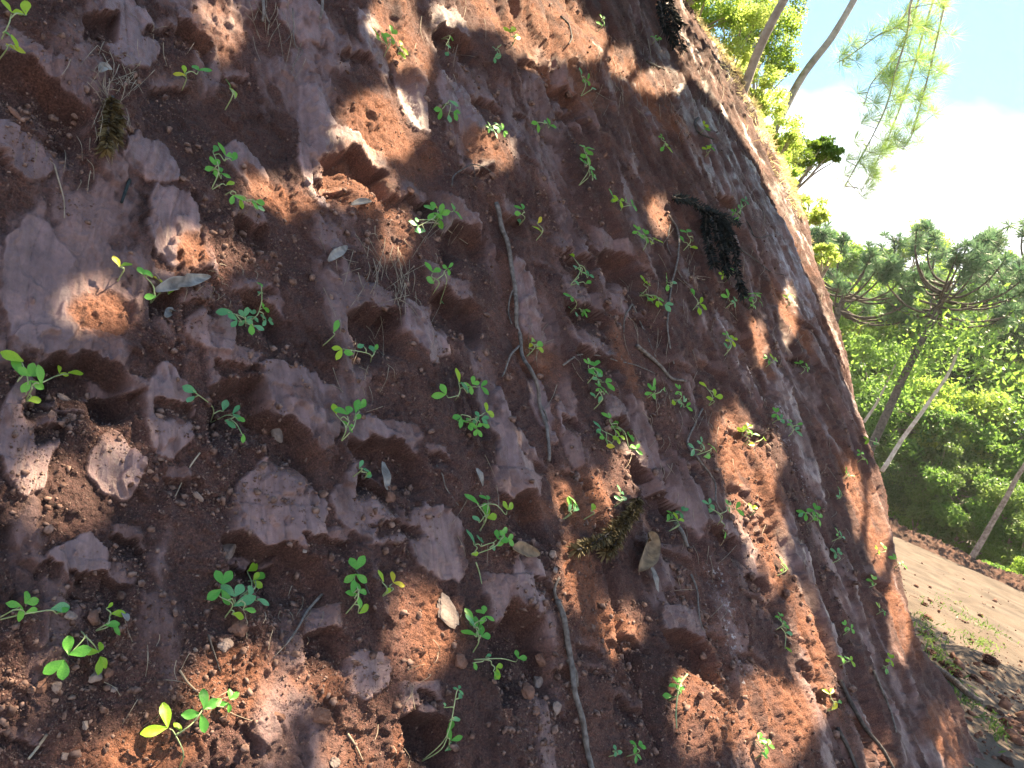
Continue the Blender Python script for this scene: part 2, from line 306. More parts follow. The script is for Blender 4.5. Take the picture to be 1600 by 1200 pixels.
def bank(s, v, full=False):
    """height above the bank plane, smoothness, vein"""
    s = np.asarray(s, float); v = np.asarray(v, float)
    ws = s+.035*fbm(s*6, v*5, 31, 4, .6); wv = v+.05*fbm(s*6, v*5, 32, 4, .6)
    sm = np.zeros(s.shape); fc_ = np.zeros(s.shape); hf = .22*fbm(s*38, v*30, 34, 3, .65)
    for (a, b, ra, rb) in FAC:
        q = ((ws-a)/ra)**2+((wv-b)/rb)**2+hf; fc_ = np.maximum(fc_, 1-sst(.90, 1.06, q))
    base = fbm(ws*4.2, wv*1.5, 40, 5, .6)
    sm = np.maximum(sm, sst(.06, .34, base)*.8)
    sm = np.clip(sm-.55*sst(.05, .5, fbm(s*14, v*9, 44, 4, .6)), 0, 1); sm = np.maximum(sm, fc_*(1-.55*sst(.18, .55, fbm(s*14, v*9, 45, 4, .6))))
    right = sst(1.0, 3.0, s)
    org_sun = np.zeros(s.shape)
    for (a, b, ra, rb) in ORA_SUN: org_sun = np.maximum(org_sun, 1-sst(.35, 1.5, ((ws-a)/ra)**2+((wv-b)/rb)**2+1.2*hf))
    org_sun *= .85*sst(-.55, .15, fbm(s*7, v*5, 48, 4, .6)); sm *= 1-.95*org_sun
    sm *= 1-.6*sst(1.2, 3.0, s)*sst(-.2, .3, fbm(s*9, v*4, 47, 4, .65))
    h = .05*fbm(s*.9, v*.6, 1, 3)+.020*fbm(s*2.5, v*1.2, 2, 4)
    rill = np.abs(fbm(ws*3.0+.25*v, v*.4, 5, 3)); h -= (.012+.030*right)*(1-sst(0, .25, rill))
    h += (.007+.009*right)*fbm(ws*9, v*1.4, 6, 3)
    pl = fbm(ws*4.5, wv*2.6, 8, 5, .6); h += .012*sst(-.02, .01, pl)+.010*sst(.20, .225, pl)-.004*(1-sst(-.26, -.22, pl))
    h += .005*sst(.4, .55, sm)+.005*sst(.3, .6, fc_)
    gr = np.abs(fbm(s*26+2*fbm(s*3, v*2, 38, 2), v*.9, 37, 3, .6)); h -= (.0035+.004*right)*(1-sst(0, .10, gr))*(.3+.7*sm)+.004*right*fbm(s*45, v*4, 39, 3, .6)
    rough = 1-.8*sm
    hfine = rough*(.005*fbm(s*12, v*10, 11, 3, .55)+.005*fbm(s*62, v*56, 12, 3, .65))+.0022*fbm(s*90, v*24, 13, 2); wall = np.zeros(s.shape)
    clump = fbm(s*40, v*38, 15, 2); hfine += rough*.004*sst(.3, .5, clump)+rough*.0045*sst(.15, .35, fbm(s*95, v*90, 16, 2))+rough*.015*right*fbm(s*18, v*10, 17, 4, .75)
    for e, D, Lh, m, lp in HOL:
        lo, hi = e[0, 0], e[-1, 0]; w = hi-lo
        msk = (s > lo-.1*w) & (s < hi+.1*w) & (v < e[:, 1].max()+m) & (v > e[:, 1].min()-Lh-m)
        if not msk.any(): continue
        ss, vv = s[msk], v[msk]
        ve = np.interp(ss, e[:, 0], e[:, 1])+m*.5*fbm(ss/m*.9, ss*0, 50, 2, .5)
        wb = .10*w*fbm(vv/m*1.2, vv*0, 52, 3); tap = sst(lo-.06*w, lo+.10*w, ss+wb)*(1-sst(hi-.10*w, hi+.06*w, ss+wb)); b = ve-vv+m*.26*fbm(ss/m*1.5, vv/m*1.5, 53, 2, .5)
        p = sst(0, .24*m, b)*(1-sst(.9*m, Lh, b))
        lip = tap*sst(-3.2*m, -.4*m, b)*(1-sst(-.02*m, .06*m, b)); h[msk] += lp*m*lip; sm[msk] = np.maximum(sm[msk], min(1, lp*9)*lip)
        wall[msk] = np.maximum(wall[msk], tap*sst(-.08*m, .02*m, b)*(1-sst(.26*m, .45*m, b)))
        h[msk] = h[msk]-D*tap*p; sm[msk] = sm[msk]*(1-tap*sst(0, .1*m, b)*(1-sst(.6*Lh, Lh, b)))
    h = h+hfine*(1-.9*wall); sm = sm*(1-wall); org_sun = org_sun*(1-.5*wall)
    for (a, b) in TEETH:
        u = np.clip(1-np.hypot((s-(a[0]+b[0])/2)/.05, (v-(a[1]+b[1])/2)/abs(a[1]-b[1])/.75)**4, 0, 1)
        h -= u*.012*(.5+.5*np.sin((v+.5*s)*2*math.pi/.022))*sst(-.4, .2, fbm(s*20, v*20, 77, 2))
    for a in [(105, 775, 55, 40), (570, 290, 50, 34), (915, 790, 42, 44), (1090, 1120, 38, 70), (150, 490, 40, 36), (850, 40, 60, 50), (915, 70, 26, 30)]:
        c = sv(a[0], a[1]); r1 = abs(sv(a[0]+a[2], a[1])[0]-c[0]); r2 = abs(sv(a[0], a[1]-a[3])[1]-c[1])
        q = np.hypot((s-c[0])/r1, (v-c[1])/r2); h += .30*min(r1, r2)*.55*(1-sst(.3, 1.1, q))
    s0 = s_sil(v)-.26+.10*fbm(v*1.6, s*0, 21, 4); d = np.maximum(0, s-s0)
    h = h*(1-.5*sst(0, .6, d)); h -= np.where(d < 1.1, .42*d*d, .42*1.21+.924*(d-1.1)); h += .10*sst(.2, 1.2, d)*fbm(s*2, v*2, 24, 4)
    vein = np.zeros(s.shape)
    for P in VEIN: vein = np.maximum(vein, 1-sst(.02, .10, seg_d(ws, wv, P)))
    return (h, sm, vein, org_sun) if full else (h, sm, vein)
CREST = 8.4
def surf(s, v):
    h, _, _ = bank(np.atleast_1d(s), np.atleast_1d(v)); return P0+TW*s+DW*v+NW*h[0]
def hit(px, py, lift=0.0):
    """point of the bank surface seen along a photo ray"""
    d = ray(px, py); p = BVH.ray_cast(Vector(CAMP), Vector(d).normalized())[0]
    return (p if p is not None else Vector(plane_pt(px, py)))+Vector(NW)*lift
def build_bank():
    ss = [sv(x, 600)[0] for x in np.concatenate([np.arange(-760, -30, 14), np.arange(-30, 1290, 2.3)])]
    s = ss[-1]
    while s < s_sil(0)+2.0: s += .026; ss.append(s)
    while s < s_sil(0)+30: s += .12+.1*(s-s_sil(0)-2); ss.append(s)
    q = np.concatenate([np.arange(-1.15, -.53, .012), np.arange(-.53, .53, 2.1/F), np.arange(.53, 1.25, .012)])
    ss = np.array(ss); S, Q = np.meshgrid(ss, q, indexing='ij')
    p0 = (P0-CAMP+TW*ss[:, None]) @ R; Y0 = p0[:, 1][:, None]; Z0 = -p0[:, 2][:, None]
    far = np.minimum(Z0, 9.0)
    V = (Q*far-Y0*np.minimum(1, 9/np.maximum(Z0, 1e-3)))/(DC[1]+DC[2]*Q)
    V = np.clip(V, -3.2, CREST)
    h, sm, ve, org_sun = bank(S.ravel(), V.ravel(), True)
    P = P0+np.outer(S.ravel(), TW)+np.outer(V.ravel(), DW)+np.outer(h, NW)
    a, b = S.shape; i = np.arange(a*b).reshape(a, b)
    fc = np.stack([i[:-1, :-1], i[1:, :-1], i[1:, 1:], i[:-1, 1:]], -1).reshape(-1, 4)
    vm = V.ravel()[fc]; fc = fc[~((vm.max(1)-vm.min(1)) < 1e-9)]
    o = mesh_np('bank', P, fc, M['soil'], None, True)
    uv = o.data.uv_layers.new(name='along_fall')
    li = np.empty(len(o.data.loops), np.int32); o.data.loops.foreach_get('vertex_index', li)
    uv.data.foreach_set('uv', np.stack([S.ravel()[li], V.ravel()[li]], 1).astype(np.float32).ravel())
    if o.data.polygons[len(fc)//2].normal.dot(Vector(NW)) < 0: o.data.flip_normals()
    for n, arr in (('smooth_face', sm), ('pale_vein', ve), ('orange_earth_sun', org_sun)):
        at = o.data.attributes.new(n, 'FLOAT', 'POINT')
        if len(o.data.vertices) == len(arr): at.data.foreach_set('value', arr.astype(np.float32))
    tag(o, 'steep cut bank of bare red earth filling the left of the picture', None, None, 'structure'); return o
bank_obj = build_bank()
from mathutils.bvhtree import BVHTree
BVH = BVHTree.FromPolygons([v.co for v in bank_obj.data.vertices], [tuple(p.vertices) for p in bank_obj.data.polygons])

# ------------------------------------------------------------------ ground
def gpt(px, py, z=0.0):
    d = ray(px, py); t = (z-CAMP[2])/d[2]; return CAMP+d*t
E1, E2 = gpt(1400, 838), gpt(1570, 912)
ed = (E2-E1)[:2]; ed = ed/np.linalg.norm(ed); en = np.array([-ed[1], ed[0]])
if en[1] < 0: en = -en
def gz(x, y):
    d = (x-E1[0])*en[0]+(y-E1[1])*en[1]
    z = -3.5*sst(.8, 9, d)+9*sst(45, 150, d)+.03*fbm(x*.8, y*.8, 61, 4)+.05*fbm(x*.2, y*.2, 62, 2)
    for k in (-4.2, -5.7, -8.3, -9.8): z = z-.05*np.exp(-((d-k+.3*np.sin(x*.25))/.28)**2)+.03*np.exp(-((d-k-.45+.3*np.sin(x*.25))/.2)**2)
    return z+.10*sst(.2, .5, fbm(x*.35+y*.1, y*.9, 63, 3))*(1-sst(-3, 0, d))
def build_ground():
    g = np.concatenate([-np.geomspace(16, 400, 26)[::-1], np.arange(-15.8, 36, .22), np.geomspace(36, 500, 30)])
    X, Y = np.meshgrid(g, g, indexing='ij'); Z = gz(X, Y)
    a = len(g); i = np.arange(a*a).reshape(a, a)
    o = mesh_np('ground', np.stack([X, Y, Z], -1).reshape(-1, 3), np.stack([i[:-1, :-1], i[1:, :-1], i[1:, 1:], i[:-1, 1:]], -1).reshape(-1, 4), M['ground'], None, True)
    tag(o, 'packed pale dirt terrace at the foot of the bank', None, None, 'structure')
    # low ridge of pushed-up red soil along the outer edge
    n = 700; m = 26; V = []
    for k in range(n):
        t = -14+34*k/(n-1)
        for j in range(m):
            w = (j/(m-1)-.5)*2; x, y = E1[:2]+ed*t+en*(w*1.1+.35+.35*math.sin(t*.55))
            hh = (.42+.22*mnoise.noise(Vector((t*.5, 3, 1))))*max(0, 1-w*w)**1.2
            V.append((x, y, float(gz(np.array([x]), np.array([y]))[0])-.06+hh*(1+.42*mnoise.fractal(Vector((x, y, 0))*1.6, .5, 2, 6))))
    i = np.arange(n*m).reshape(n, m)
    o = mesh_np('ridge', np.array(V), np.stack([i[:-1, :-1], i[1:, :-1], i[1:, 1:], i[:-1, 1:]], -1).reshape(-1, 4), M['berm'], None, True)
    tag(o, 'low ridge of pushed-up red soil along the outer edge of the terrace', None, None, 'structure')
build_ground()

# ------------------------------------------------------------------ foliage
def blades(centers, dirs, sides, length, width, bend=0.0):
    """leaf-shaped rhombs folded a little; arrays (n,3)"""
    n = len(centers); L = np.broadcast_to(np.asarray(length), (n,))[:, None]; Wd = np.broadcast_to(np.asarray(width), (n,))[:, None]
    nn = np.cross(dirs, sides)
    a = centers-dirs*L*.5; t = centers+dirs*L*.5-nn*L*bend; l = centers+sides*Wd*.5+nn*Wd*.15; r = centers-sides*Wd*.5+nn*Wd*.15
    V = np.stack([a, r, t, l], 1).reshape(-1, 3); return V, np.arange(n*4).reshape(n, 4)
def unit(v): return v/np.maximum(1e-9, np.linalg.norm(v, axis=-1, keepdims=True))
def rand_leaves(cen, size, up=.35, aspect=.5):
    n = len(cen); d = unit(rng.normal(size=(n, 3))-np.array([0, 0, up])); s = unit(np.cross(d, rng.normal(size=(n, 3))*.6+np.array([0, 0, 1.])))
    L = size*rng.uniform(.6, 1.3, n); return blades(cen, d, s, L, L*aspect, .12)
def crown_points(n, rx, rz, nclump, seed, cs=.26):
    r = np.random.default_rng(seed); u = unit(r.normal(size=(nclump, 3))); rad = r.uniform(.45, 1, nclump)**.6
    c = u*rad[:, None]*np.array([rx, rx, rz]); c[:, 2] = np.where(c[:, 2] < -.5*rz, c[:, 2]*.6, c[:, 2])
    k = r.integers(0, nclump, n); sz = r.uniform(.6, 1.3, nclump)
    return c, c[k]+unit(r.normal(size=(n, 3)))*(r.uniform(0, 1, n)**.5*sz[k]*rx*cs)[:, None]*np.array([1, 1, .75])
def broad_proto(seed, rx, rz, n, size, hgt):
    """mesh data for trunk+limbs and crown; origin at crown centre, trunk goes down hgt"""
    c, p = crown_points(n, rx, rz, 42, seed)
    V, f = rand_leaves(p, size); cr = bpy.data.meshes.new('crown'); cr.from_pydata([], [], [])
    mb = MB(); r = random.Random(seed); base = Vector((r.uniform(-.6, .6), r.uniform(-.6, .6), -hgt)); tw = rx*.05
    trunk = wiggle(spline([base, base*.5+Vector((.3, .1, 0)), Vector((0, 0, -rz*.3)), Vector((.1, 0, rz*.3))], 6), .25, .4, seed)
    mb.tube(trunk, tw, tw*.35, 8)
    for k in range(13):
        e = Vector(c[k*3 % len(c)]); s = trunk[r.randint(len(trunk)//2, len(trunk)-2)]
        mb.tube(wiggle(spline([s, s.lerp(e, .5)+Vector((0, 0, .3)), e], 5), .12, .8, k), tw*.35, tw*.08, 5)
    return (V, f), mb
def tree_from(proto, name, loc, mats, label, cat='tree', group=None, rot=0, sc=1.0):
    e = empty(name, loc); e.rotation_euler = (0, 0, rot); e.scale = (sc,)*3
    link('trunk', proto[1], e); k = proto[0][mats]; link('crown', k, e); tag(e, label, cat, group); return e
PROT = []
for i, (rx, rz, n, sz, hg) in enumerate([(3.0, 2.6, 13000, .22, 9), (2.5, 3.0, 11000, .20, 9), (3.4, 2.3, 14000, .24, 10)]):
    (V, f), mb = broad_proto(100+i, rx, rz, n, sz, hg)
    dat = {}
    for mk in ('fol1', 'fol2', 'fol3'):
        me = bpy.data.meshes.new('crown'); me.from_pydata(V.tolist(), [], f.tolist()); me.materials.append(M[mk]); dat[mk] = me
    tm = bpy.data.meshes.new('trunk'); tm.from_pydata([tuple(v) for v in mb.v], [], mb.f); tm.materials.append(M['bark'])
    tm.polygons.foreach_set('use_smooth', np.ones(len(tm.polygons), bool)); PROT.append((dat, tm))
def at(px, py, Z): return CAMP+ray(px, py)*Z
FOREST = [  # px, py, depth, scale, foliage, label
 (1420, 500, 47, 1.0, 'fol2', 'pale sunlit broadleaf crown left of the big umbrella conifer trunk'),
 (1335, 520, 44, 1.0, 'fol2', 'yellow green tree showing just past the edge of the bank'),
 (1345, 450, 52, 1.2, 'fol1', None), (1300, 430, 55, 1.2, 'fol2', None), (1420, 430, 60, 1.3, 'fol2', None), (1540, 500, 52, 1.2, 'fol1', None),
 (1600, 470, 56, 1.3, 'fol1', None), (1680, 520, 50, 1.3, 'fol3', None), (1760, 560, 46, 1.2, 'fol1', None),
 (1470, 580, 42, 1.0, 'fol1', None), (1560, 600, 40, 1.1, 'fol3', 'dark green tree below the right side of the umbrella conifer'),
 (1640, 620, 38, 1.1, 'fol2', None), (1380, 600, 40, .9, 'fol1', None), (1350, 600, 46, 1, 'fol3', None),
 (1430, 680, 36, .95, 'fol1', 'bushy tree in the forest front behind two pale leaning stems'),
 (1500, 670, 36, .9, 'fol2', 'bright lime green tree in the middle of the forest front'), (1580, 690, 36, .9, 'fol2', 'bright bushy tree at right edge beside a leaning brown trunk'),
 (1640, 740, 34, 1.0, 'fol1', None), (1400, 745, 35, .8, 'fol3', 'dark shaded tree next to the bank edge just above the red soil ridge'),
 (1460, 770, 33.5, .8, 'fol3', 'dark green shrubby tree right above the middle of the red soil ridge'),
 (1520, 790, 32.5, .75, 'fol1', 'mid green low tree behind the right end of the red soil ridge'),
 (1590, 830, 31, .8, 'fol3', 'dark low tree at right edge where the red soil ridge ends'), (1660, 850, 31, .9, 'fol1', None), (1440, 720, 39, .9, 'fol1', None), (1540, 740, 37, .9, 'fol1', None),
 (1360, 690, 38, .9, 'fol1', None), *[(x, y, Z+((x*7+y*3) % 5), 1.05, m_, None) for x, y, Z, m_ in [(1310, 500, 46, 'fol2'), (1370, 480, 50, 'fol1'), (1440, 520, 44, 'fol2'), (1500, 540, 46, 'fol1'), (1600, 560, 44, 'fol2'), (1350, 660, 42, 'fol1'), (1410, 640, 40, 'fol2'), (1480, 640, 41, 'fol3'), (1550, 650, 41, 'fol2'), (1620, 680, 40, 'fol1'), (1380, 790, 37, 'fol1'), (1440, 820, 36, 'fol3'), (1490, 720, 38, 'fol1'), (1500, 840, 35, 'fol1'), (1560, 860, 33, 'fol2'), (1620, 780, 37, 'fol2')]],
 (1570, 930, 27.5, .42, 'fol1', 'small bush spilling over the right end of the red soil ridge'), (1610, 930, 27, .5, 'fol2', None)]
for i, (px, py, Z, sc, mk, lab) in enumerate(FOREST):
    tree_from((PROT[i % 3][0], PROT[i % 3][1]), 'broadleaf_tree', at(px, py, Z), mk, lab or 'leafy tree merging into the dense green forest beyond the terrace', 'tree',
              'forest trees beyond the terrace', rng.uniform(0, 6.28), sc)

def to_world_trunk(name, pxs, Zs, r0, r1, mat, parent, seed=0, amp=.06):
    pts = [Vector(at(x, y, z)) for (x, y), z in zip(pxs, Zs)]
    mb = MB(); mb.tube(wiggle(spline(pts, 8), amp, .8, seed), r0, r1, 9)
    return mb.build(name, M[mat], parent, parent.location), pts
# leaning bare stems standing in the forest front
for pxs, Z, r, mat, lab in [([(1378, 735), (1425, 665), (1478, 590), (1500, 540)], 28, .085, 'palebark', 'pale leaning stem crossing the forest front beside the bank edge'),
                            ([(1500, 900), (1535, 845), (1572, 780), (1595, 735), (1650, 640)], 26.2, .11, 'bark', 'brown bare leaning trunk rising from the red soil ridge at right'),
                            ([(1350, 660), (1372, 625), (1400, 570)], 30, .06, 'palebark', 'thin pale stem leaning out beside the bank silhouette')]:
    e = empty('leaning_tree', at(*pxs[0], Z)); to_world_trunk('trunk', pxs, [Z]*len(pxs), r, r*.55, mat, e, 3)
    top = Vector(at(*pxs[-1], Z)); p = np.array(top)+rng.normal(size=(900, 3))*np.array([1.0, 1.0, .7])-np.array(e.location)
    V, f = rand_leaves(p, .22); mesh_np('crown', V, f, M['fol1'], e); tag(e, lab, 'tree', 'leaning trees at the forest front')

def araucaria(px, py, Z, trunk_px, sc, nb, label, seed):
    """umbrella-shaped conifer: candelabra limbs ending in spiky tufts"""
    r = random.Random(seed); rr = np.random.default_rng(seed)
    top = Vector(at(px, py, Z)); base = Vector(at(*trunk_px, Z)); ax = (top-base).normalized()
    e = empty('umbrella_conifer', base); e0 = np.array(base)
    mb = MB(); mb.tube(wiggle(spline([base-ax*9, base, base.lerp(top, .5), top], 6), .08, .3, seed), .30*sc, .17*sc, 9)
    VV = []; 
    for k in range(nb):
        an = k*2.399+r.uniform(-.3, .3); lev = r.random(); st = top-ax*(lev*2.6*sc)
        out = Vector((math.cos(an), math.sin(an), 0)); Lh = (3.1+1.4*r.random())*sc*(1.0 if lev > .25 else .7); rise = (2.1*(1-lev)**.7+.35+.6*r.random())*sc
        tip = st+out*Lh+Vector((0, 0, rise))
        pth = spline([st, st+out*Lh*.45+Vector((0, 0, -.05*Lh+rise*.12)), st+out*Lh*.82+Vector((0, 0, rise*.45)), tip], 6)
        mb.tube(pth, .085*sc, .04*sc, 6)
        for j in range(6):
            c = pth[-1-j//2*2]; q = Vector((r.gauss(0, .38), r.gauss(0, .38), abs(r.gauss(.25, .3))))*sc
            if j == 0: q *= 0
            tuft = c+q; mb.tube([c, c.lerp(tuft, .5)+Vector((0, 0, -.06)), tuft], .028*sc, .018*sc, 4) if j else None
            n = 62; d = unit(rr.normal(size=(n, 3))+np.array(out)*.35+np.array([0, 0, .35])); L = rr.uniform(.35, .75, n)*sc
            sd = unit(np.cross(d, rr.normal(size=(n, 3)))); VV.append(blades(np.array(tuft)+d*L[:, None]*.5-e0, d, sd, L, .055*sc, -.05)[0])
    V = np.concatenate(VV); f = np.arange(len(V)).reshape(-1, 4)
    mb.build('trunk', M['darkbark'], e, e.location); mesh_np('crown', V, f, M['arau'], e); tag(e, label, 'conifer', 'umbrella conifers above the forest')
araucaria(1484, 440, 29, (1378, 662), .60, 30, 'big umbrella conifer with candelabra limbs on a dark leaning trunk', 5)
araucaria(1326, 440, 31, (1296, 530), .60, 28, 'paler umbrella conifer half hidden by the bank edge', 6)
araucaria(1640, 440, 42, (1580, 600), 1.0, 28, 'umbrella conifer cut off by the right edge of the picture', 7)

# tall pine on the shoulder of the bank with drooping feathery branches
def pine():
    base = at(1178, 262, 11.0); e = empty('pine_tree', base); e0 = np.array(base)
    pts = [(1178, 262), (1222, 180), (1262, 105), (1300, 50), (1345, -22), (1420, -160), (1470, -260)]
    mb = MB(); P = wiggle(spline([Vector(at(x, y, 11+.1*i)) for i, (x, y) in enumerate(pts)], 8), .05, .8, 2); mb.tube(P, .062, .04, 10)
    VV = []; rr = np.random.default_rng(3)
    br = [([(1440, -190), (1462, -90), (1425, 0), (1418, 50), (1400, 110), (1385, 165), (1362, 215), (1340, 255), (1318, 295)], 30),
          ([(1455, -220), (1500, -80), (1478, 0), (1462, 70), (1450, 120), (1438, 165), (1425, 210), (1410, 235)], 26),
          ([(1445, -200), (1440, -60), (1410, 30), (1372, 55), (1330, 85), (1308, 98)], 14),
          ([(1430, -180), (1440, -60), (1430, 20), (1395, 90), (1362, 130), (1350, 165)], 18),
          ([(1455, -200), (1470, -60), (1440, 60), (1420, 130), (1392, 205), (1365, 262), (1345, 300)], 24)]
    for bi, (b, nt) in enumerate(br):
        pp = spline([Vector(at(x, y, 11.4+.25*bi-.05*i)) for i, (x, y) in enumerate(b)], 10); mb.tube(pp, .022, .006, 5)
        for k in range(nt):
            i = int(len(pp)*(.28+.72*k/nt)); c = pp[min(i, len(pp)-1)]; q = Vector(rr.normal(size=3)*np.array([.13, .13, .09])); t = c+q
            mb.tube([c, c.lerp(t, .5), t], .007, .004, 4)
            n = 130; d = unit(rr.normal(size=(n, 3))*.75+np.array(R@np.array([.5, .35, 0]))); L = rr.uniform(.14, .34, n)
            sd = unit(np.cross(d, rr.normal(size=(n, 3)))); VV.append(blades(np.array(t)+d*L[:, None]*.5-e0, d, sd, L, .0042, -.1)[0])
    for k in range(40):
        c = np.array(P[-1])+rr.normal(size=3)*.6+np.array([0, 0, 1.2]); n = 60; d = unit(rr.normal(size=(n, 3))); L = rr.uniform(.12, .26, n)
        VV.append(blades(c+d*L[:, None]*.5-e0, d, unit(np.cross(d, rr.normal(size=(n, 3)))), L, .012)[0])
    V = np.concatenate(VV); mb.build('trunk', M['palebark'], e, e.location); mesh_np('crown', V, np.arange(len(V)).reshape(-1, 4), M['pine'], e)
    tag(e, 'tall leaning pine on the bank shoulder with feathery drooping branches against the sky', 'pine')
pine()
def shrub(px, py, Z, rpx, n, mat, label, root, leaf=.048, name='shrub', trunkmat='palebark', cat='shrub'):
    c = at(px, py, Z); rad = rpx*Z/F; e = empty(name, at(*root, Z)); cl, p = crown_points(int(n*1.3), rad, rad*.9, 26, int(px+py), .34)
    V, f = rand_leaves(p+c-np.array(e.location), leaf, .2); mb = MB()
    for k in range(7):
        t = Vector(c+cl[k]); mb.tube(wiggle(spline([e.location, e.location.lerp(t, .5)+Vector((0, 0, .05)), t], 6), .04, 2, k), .018, .005, 5)
    mb.build('stem', M[trunkmat], e, e.location); mesh_np('foliage', V, f, M[mat], e); tag(e, label, cat, 'shrubs along the shoulder of the bank')
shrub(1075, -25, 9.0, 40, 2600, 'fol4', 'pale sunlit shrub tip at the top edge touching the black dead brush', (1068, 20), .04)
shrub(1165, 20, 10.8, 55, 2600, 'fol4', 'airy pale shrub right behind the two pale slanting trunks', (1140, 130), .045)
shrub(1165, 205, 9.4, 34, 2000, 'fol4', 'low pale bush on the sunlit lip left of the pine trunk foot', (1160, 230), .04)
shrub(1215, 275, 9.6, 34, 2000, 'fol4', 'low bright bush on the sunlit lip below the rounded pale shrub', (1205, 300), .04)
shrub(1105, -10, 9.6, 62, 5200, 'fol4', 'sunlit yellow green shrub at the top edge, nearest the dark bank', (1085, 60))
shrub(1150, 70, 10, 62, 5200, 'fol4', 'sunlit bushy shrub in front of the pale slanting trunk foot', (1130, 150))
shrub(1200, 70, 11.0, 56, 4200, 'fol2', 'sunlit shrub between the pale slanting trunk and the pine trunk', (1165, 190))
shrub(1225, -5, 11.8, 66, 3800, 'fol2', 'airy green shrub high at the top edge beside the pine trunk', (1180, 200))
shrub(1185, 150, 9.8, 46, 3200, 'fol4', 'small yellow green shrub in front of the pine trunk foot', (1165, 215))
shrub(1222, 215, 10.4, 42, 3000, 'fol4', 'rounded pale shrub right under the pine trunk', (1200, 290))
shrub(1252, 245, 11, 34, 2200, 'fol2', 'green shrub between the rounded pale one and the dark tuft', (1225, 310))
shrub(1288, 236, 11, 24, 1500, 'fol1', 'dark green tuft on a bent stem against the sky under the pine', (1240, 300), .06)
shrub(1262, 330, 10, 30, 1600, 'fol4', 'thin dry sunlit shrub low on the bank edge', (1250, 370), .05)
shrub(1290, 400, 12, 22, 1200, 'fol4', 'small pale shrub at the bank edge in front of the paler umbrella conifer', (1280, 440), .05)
e = empty('slender_tree', at(1152, 165, 9.2)); to_world_trunk('trunk', [(1152, 165), (1185, 85), (1228, 0), (1275, -90), (1330, -230)], [9.2]*5, .058, .045, 'palebark', e, 8)
p = at(1330, -230, 9.2)+rng.normal(size=(700, 3))*np.array([.55, .55, .4])-np.array(e.location); V, f = rand_leaves(p, .09); mesh_np('crown', V, f, M['fol2'], e)
tag(e, 'pale slanting trunk rising behind the sunlit shrubs at the top edge', 'tree')

e = empty('slender_tree', at(1172, 130, 12.0)); to_world_trunk('trunk', [(1172, 130), (1196, 70), (1218, 10), (1245, -90), (1275, -190)], [12.0]*5, .06, .045, 'palebark', e, 9)
p = at(1275, -190, 12.0)+rng.normal(size=(900, 3))*np.array([.5, .5, .35])-np.array(e.location); V, f = rand_leaves(p, .07); mesh_np('crown', V, f, M['fol4'], e)
tag(e, 'thinner pale trunk close behind the slanting one at the top edge', 'tree')
# ------------------------------------------------------------------ shade trees outside the picture, their crowns full of gaps
LIT = [(600, 200, 62, 46), (560, 282, 44, 32), (450, 300, 55, 20), (770, 240, 28, 26), (615, 25, 32, 36), (645, 75, 28, 36), (800, 15, 90, 30), (850, 62, 50, 42), (915, 62, 26, 34),
       (970, 95, 18, 22), (1032, 128, 34, 20), (340, 45, 30, 36), (293, 395, 32, 28), (342, 402, 18, 18), (150, 490, 42, 40), (100, 772, 66, 42), (185, 682, 24, 20), (618, 365, 18, 30),
       (915, 785, 44, 44), (905, 900, 26, 60), (955, 985, 42, 34), (655, 985, 44, 58), (375, 1075, 70, 52), (495, 1060, 36, 34), (580, 1155, 66, 60), (220, 1185, 80, 30), (370, 1160, 60, 50),
       (1090, 1110, 38, 66), (1145, 690, 24, 50), (1172, 770, 30, 60), (1200, 850, 26, 60), (1195, 715, 26, 36), (1183, 538, 10, 30), (1232, 490, 11, 36), (1252, 980, 20, 60), (1280, 1060, 26, 56),
       (1200, 1130, 50, 70), (1330, 785, 14, 50), (1372, 820, 14, 70), (1405, 950, 12, 70), (1490, 1155, 24, 50), (1030, 335, 12, 24), (20, 1080, 30, 40), (980, 735, 20, 24), (700, 20, 24, 20), (1375, 1190, 20, 30)]
SHL = np.array([(985, -120), (1022, 0), (1064, 100), (1140, 190), (1188, 265), (1238, 355), (1270, 440), (1310, 560), (1345, 665), (1385, 760), (1440, 960), (1600, 1250)])
